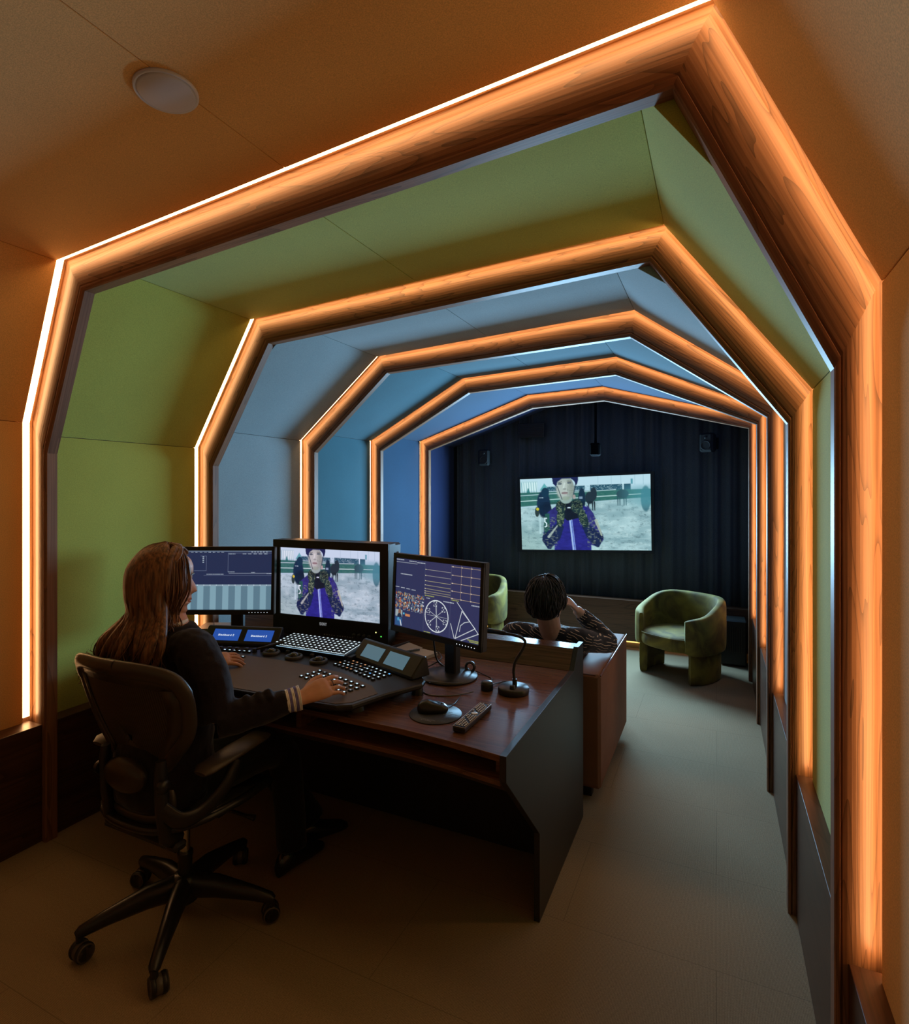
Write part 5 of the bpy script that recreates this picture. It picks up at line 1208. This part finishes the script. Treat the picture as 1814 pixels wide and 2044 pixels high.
def strand(th, k, wave, drop, rnd):
    """from the crown, over the head and down"""
    top = hp(th * .6, 86, k); p1 = hp(th, 55, k); p2 = hp(th, 15, k * 1.02); p3 = hp(th, -25, k * 1.06)
    w3 = p3.copy()
    # azimuth in the world decides where it falls
    v = (p2 - HC); v.z = 0; v.normalize()
    f = v.x                                             # -1 .. 1 across her back
    if abs(th) < 88:                                    # face-framing strands from a centre parting
        side = 1 if th > 0 else -1
        top = hp(0, rnd.uniform(52, 86), k); p1 = hp(th * .72, 60, k * 1.03); p2 = hp(th, 28, k * 1.05); p3 = hp(th, -12, k * 1.06)
        e1 = hp(th * 1.0, -50, k * 1.10); e2 = e1 + Vector((0, 0, -.05)) + v * .004; e3 = e2 + Vector((.012 * rnd.uniform(-1, 1), .01 * rnd.uniform(-1, 1), -.03 - .06 * rnd.random()))
        pts = [top, p1, p2, p3, e1, e2, e3]
    else:
        tx_ = -1.815 + .150 * f + rnd.uniform(-.02, .02); ty_ = 1.262 + .03 * rnd.random() - .028 * (1 - abs(f))
        s1 = Vector((HC.x + .100 * f - .004, 1.285 + .06 * max(0, v.y) + .03 * abs(f) - .035 * (k - 1) * (1 - abs(f)), 1.13)); s1 = p3.lerp(s1, .6); s1.z = 1.12
        s2 = Vector((tx_ + .03, ty_ - .004, 1.03)); s3 = Vector((tx_, ty_ - .012, .95)); s4 = Vector((tx_ - .035 + .02 * f, ty_ - .02, drop))
        pts = [top, p1, p2, p3, s1, s2, s3, s4]
    P = arc_pts(pts, 5); ph = rnd.uniform(0, 6.28); out = []
    for i, p in enumerate(P):
        q = i / (len(P) - 1); a = wave * max(0, q - .30) * 2.0
        out.append(p + Vector((math.sin(ph + q * 15) * a, math.cos(ph * 1.7 + q * 12) * a * .6, 0)))
    return out
mb = MB()
# inner mass
for i in range(46):
    th = 84 + (276 - 84) * i / 45; th = th if th <= 180 else th - 360
    P = strand(th, 1.0, .010, .925 + .03 * rnd.random(), rnd); n = len(P)
    mb.tube(P, [max(.004, .0165 * math.sin(math.pi * min(1, .16 + .80 * j / n)) ** .6) for j in range(n)], 8)
mb.ell(TH @ Vector((0, -.018, .022)), (.082, .092, .104), 24, 14, M=TH.to_3x3())
# surface locks
for i in range(330):
    th = rnd.uniform(80, 280); th = th if th <= 180 else th - 360
    P = strand(th, rnd.uniform(1.03, 1.10), rnd.uniform(.012, .030), rnd.uniform(.86, .98), rnd); n = len(P); r0 = rnd.uniform(.0018, .0048)
    mb.tube(P, [max(.0006, r0 * (1 - .75 * j / n)) for j in range(n)], 5)
for i in range(90):          # swept from the parting across the temples to behind the ears
    sd = 1 if i % 2 else -1; th = rnd.uniform(48, 100); k = rnd.uniform(1.0, 1.08)
    P = arc_pts([hp(0, rnd.uniform(48, 88), k), hp(sd * th * .55, 62, k * 1.03), hp(sd * (th * .5 + 42), 34, k * 1.04), hp(sd * rnd.uniform(98, 118), 2, k * 1.06), hp(sd * rnd.uniform(112, 130), -32, k * 1.12)], 6); n = len(P); r0 = rnd.uniform(.0035, .0075)
    mb.tube(P, [max(.001, r0 * (1 - .6 * j / n)) for j in range(n)], 6)
for i in range(80):
    th = rnd.uniform(44, 84) * (1 if i % 4 else -1)
    P = strand(th, rnd.uniform(1.0, 1.10), rnd.uniform(.004, .010), 1.0, rnd); n = len(P); r0 = rnd.uniform(.0016, .0040)
    mb.tube(P, [max(.0005, r0 * (1 - .75 * j / n)) for j in range(n)], 5)
for i in range(45):      # fly-away hairs
    th = rnd.uniform(84, 276); th = th if th <= 180 else th - 360
    P = strand(th, rnd.uniform(1.06, 1.14), rnd.uniform(.02, .04), rnd.uniform(.88, 1.0), rnd); mb.tube(P, .00045, 4)
mb.build('hair', M_HAIR, Wm)

# --- man on the sofa -------------------------------------------------
HM = Vector((-.812, 2.885, .972)); TM = Matrix.Translation(HM) @ Matrix.Rotation(math.radians(-6), 4, 'Z') @ Matrix.Rotation(math.radians(6), 4, 'X')
sR, eR, wR = Vector((-.665, 3.03, .745)), Vector((-.535, 3.22, .690)), Vector((-.700, 3.09, .895))
sL, eL, wL = Vector((-1.035, 3.0, .745)), Vector((-1.10, 3.25, .60)), Vector((-.98, 3.48, .56))
mb = MB(); head(mb, TM, 1.05)
limb(mb, [HM + Vector((0, .0, -.05)), Vector((-.81, 2.905, .88)), Vector((-.815, 2.97, .80)), Vector((-.82, 3.03, .73))], [.060, .060, .060, .05])
limb(mb, [Vector((-.84, 3.05, .70)), Vector((-.845, 3.25, .56)), Vector((-.85, 3.45, .46))], [.07, .08, .09])
for a_, b_, c_ in ((sR, eR, wR), (sL, eL, wL)):
    mb.tube([Vector((-.84, 3.03, .735)), a_], [.035, .035], 14); mb.tube([a_, b_], [.034, .026], 14); mb.tube([b_, b_.lerp(c_, .35), c_], [.026, .032, .028], 14)
hand(mb, wR, (-.045, -.10, .085), (.7, .1, .5), 1, curl=.35, s=.98); hand(mb, wL, (.2, .9, -.1), (0, 0, 1), 1, curl=.3)
limb(mb, [Vector((-.78, 3.45, .48)), Vector((-.72, 3.88, .50)), Vector((-.70, 4.02, .10))], [.09, .06, .045]); limb(mb, [Vector((-.92, 3.45, .48)), Vector((-.98, 3.88, .50)), Vector((-1.0, 4.02, .10))], [.09, .06, .045])
Mm = mb.build('person', M_SKIN2); remesh(Mm, .005, 3)
Mm['label'] = 'dark-haired man in a dashed sweater on the sofa, seen from behind'; Mm['category'] = 'person'; recenter(Mm)
def dash_knit():
    m, nt, b = new_mat('dashed_knit'); tc = N(nt, 'ShaderNodeTexCoord'); at = N(nt, 'ShaderNodeAttribute'); at.attribute_name = 'along'
    n = N(nt, 'ShaderNodeTexNoise'); n.inputs['Scale'].default_value = 14; n.inputs['Detail'].default_value = 1; L(nt, tc.outputs['Object'], n.inputs['Vector'])
    n2 = N(nt, 'ShaderNodeTexNoise'); n2.inputs['Scale'].default_value = 30; n2.inputs['Detail'].default_value = 0; L(nt, tc.outputs['Object'], n2.inputs['Vector'])
    a = N(nt, 'ShaderNodeMath', operation='MULTIPLY_ADD'); a.inputs[1].default_value = .035; L(nt, n.outputs['Fac'], a.inputs[0])
    sp = N(nt, 'ShaderNodeSeparateXYZ'); L(nt, tc.outputs['Object'], sp.inputs[0])
    # bands across a slanting direction so they wrap sleeves as well as the back
    k1 = N(nt, 'ShaderNodeMath', operation='MULTIPLY_ADD'); k1.inputs[1].default_value = .55; L(nt, sp.outputs['X'], k1.inputs[0]); L(nt, sp.outputs['Z'], k1.inputs[2])
    L(nt, k1.outputs[0], a.inputs[2])
    f = N(nt, 'ShaderNodeMath', operation='MULTIPLY'); f.inputs[1].default_value = 58; L(nt, a.outputs[0], f.inputs[0]); fr = N(nt, 'ShaderNodeMath', operation='FRACT'); L(nt, f.outputs[0], fr.inputs[0])
    g = N(nt, 'ShaderNodeMath', operation='LESS_THAN'); g.inputs[1].default_value = .17; L(nt, fr.outputs[0], g.inputs[0])
    h = N(nt, 'ShaderNodeMath', operation='GREATER_THAN'); h.inputs[1].default_value = .47; L(nt, n2.outputs['Fac'], h.inputs[0])
    q = N(nt, 'ShaderNodeMath', operation='MULTIPLY'); L(nt, g.outputs[0], q.inputs[0]); L(nt, h.outputs[0], q.inputs[1])
    mx = N(nt, 'ShaderNodeMix'); mx.data_type = 'RGBA'; mx.inputs['A'].default_value = (.006, .007, .012, 1); mx.inputs['B'].default_value = (.62, .46, .34, 1); L(nt, q.outputs[0], mx.inputs['Factor']); L(nt, mx.outputs['Result'], b.inputs['Base Color'])
    b.inputs['Roughness'].default_value = .9; b.inputs['Sheen Weight'].default_value = .25; return m
mb = MB()
mb.rings([ringz((-.85, 3.44, .44), .17, .12), ringz((-.85, 3.36, .50), .18, .13), ringz((-.845, 3.22, .60), .185, .125), ringz((-.845, 3.10, .69), .195, .115), ringz((-.84, 3.045, .745), .20, .10), ringz((-.83, 3.02, .785), .13, .085), ringz((-.818, 2.99, .815), .078, .070)])
limb(mb, [Vector((-.76, 3.03, .745)), sR, (sR + eR) / 2, eR + Vector((0, 0, .005))], [.068, .066, .058, .052]); limb(mb, [eR + Vector((0, 0, .005)), (eR + wR) / 2, wR + (eR - wR) * .12], [.052, .050, .038])
limb(mb, [Vector((-.92, 3.02, .745)), sL, (sL + eL) / 2, eL, wL], [.068, .066, .060, .052, .040])
sm = mb.build('sweater', dash_knit(), Mm); remesh(sm, .007, 4); sm['label'] = 'black sweater with cream dashes'
dm = sm.modifiers.new('folds', 'DISPLACE'); dm.texture = tx; dm.strength = .012; dm.mid_level = .5
mb = MB(); limb(mb, [Vector((-.78, 3.42, .48)), Vector((-.72, 3.88, .50)), Vector((-.70, 4.02, .10))], [.11, .075, .060]); limb(mb, [Vector((-.92, 3.42, .48)), Vector((-.98, 3.88, .50)), Vector((-1.0, 4.02, .10))], [.11, .075, .060])
tm = mb.build('trousers', bpy.data.materials['black_trousers'], Mm); remesh(tm, .01, 4)
for x in (-.70, -1.0):
    mb = MB(); rings = []
    for y, w, h in ((-.07, .024, .03), (-.05, .036, .045), (0, .040, .055), (.07, .044, .034), (.14, .044, .026), (.18, .018, .014)):
        rings.append([Vector((x, 4.02 + y, .004 + h)) + Vector((w * math.cos(u), 0, h * math.sin(u))) for u in [2 * math.pi * k / 14 for k in range(14)]])
    mb.rings(rings); mb.build('shoe', bpy.data.materials['shoe_black'], Mm, sub=1)
M_HAIR2 = hair_mat('dark_hair', (.010, .010, .012), (.035, .034, .038), .5)
def hm(th, el, k=1.0): 
    t, e = math.radians(th), math.radians(el); return TM @ Vector((.095 * k * math.sin(t) * math.cos(e), .108 * k * math.cos(t) * math.cos(e) - .008, .120 * k * math.sin(e) + .008))
mb = MB(); rnd = random.Random(5)
mb.ell(TM @ Vector((0, -.012, .030)), (.098, .108, .100), 28, 16, M=TM.to_3x3()); mb.ell(TM @ Vector((0, -.030, -.025)), (.084, .075, .070), 24, 12, M=TM.to_3x3())
crown = (170, 62)
for i in range(620):
    th = rnd.uniform(-180, 180); lim = -38 if abs(th) > 115 else (-18 if abs(th) > 75 else 28); k0 = rnd.uniform(1.03, 1.13)
    e0 = rnd.uniform(lim + 22, 80); ln = rnd.uniform(25, 50); e1 = max(lim - 4, e0 - ln); dth = rnd.uniform(-14, 14)
    P = arc_pts([hm(th, e0, k0 * .99), hm(th + dth * .4, (e0 + e1) / 2, k0 * 1.03), hm(th + dth, e1, k0 * (.99 if e1 > -20 else .93))], 4)
    r0 = rnd.uniform(.0018, .0042); mb.tube(P, [max(.0006, r0 * math.sin(math.pi * (.12 + .8 * j / len(P)))) for j in range(len(P))], 5)
for i in range(26):
    th = -60 + i * 4.6; P = arc_pts([hm(160, 66, 1.06), hm(th * .4 + 60, 84, 1.13), hm(th * .5 + 60, 55, 1.16), hm(th * .5 + 62, 20, 1.10)], 5); mb.tube(P, [max(.0008, .004 * (1 - .7 * j / len(P))) for j in range(len(P))], 5)
mb.build('hair', M_HAIR2, Mm)
# ------------------------------------------------------------------ end (the added cool fill lamp is built after the projection screen)
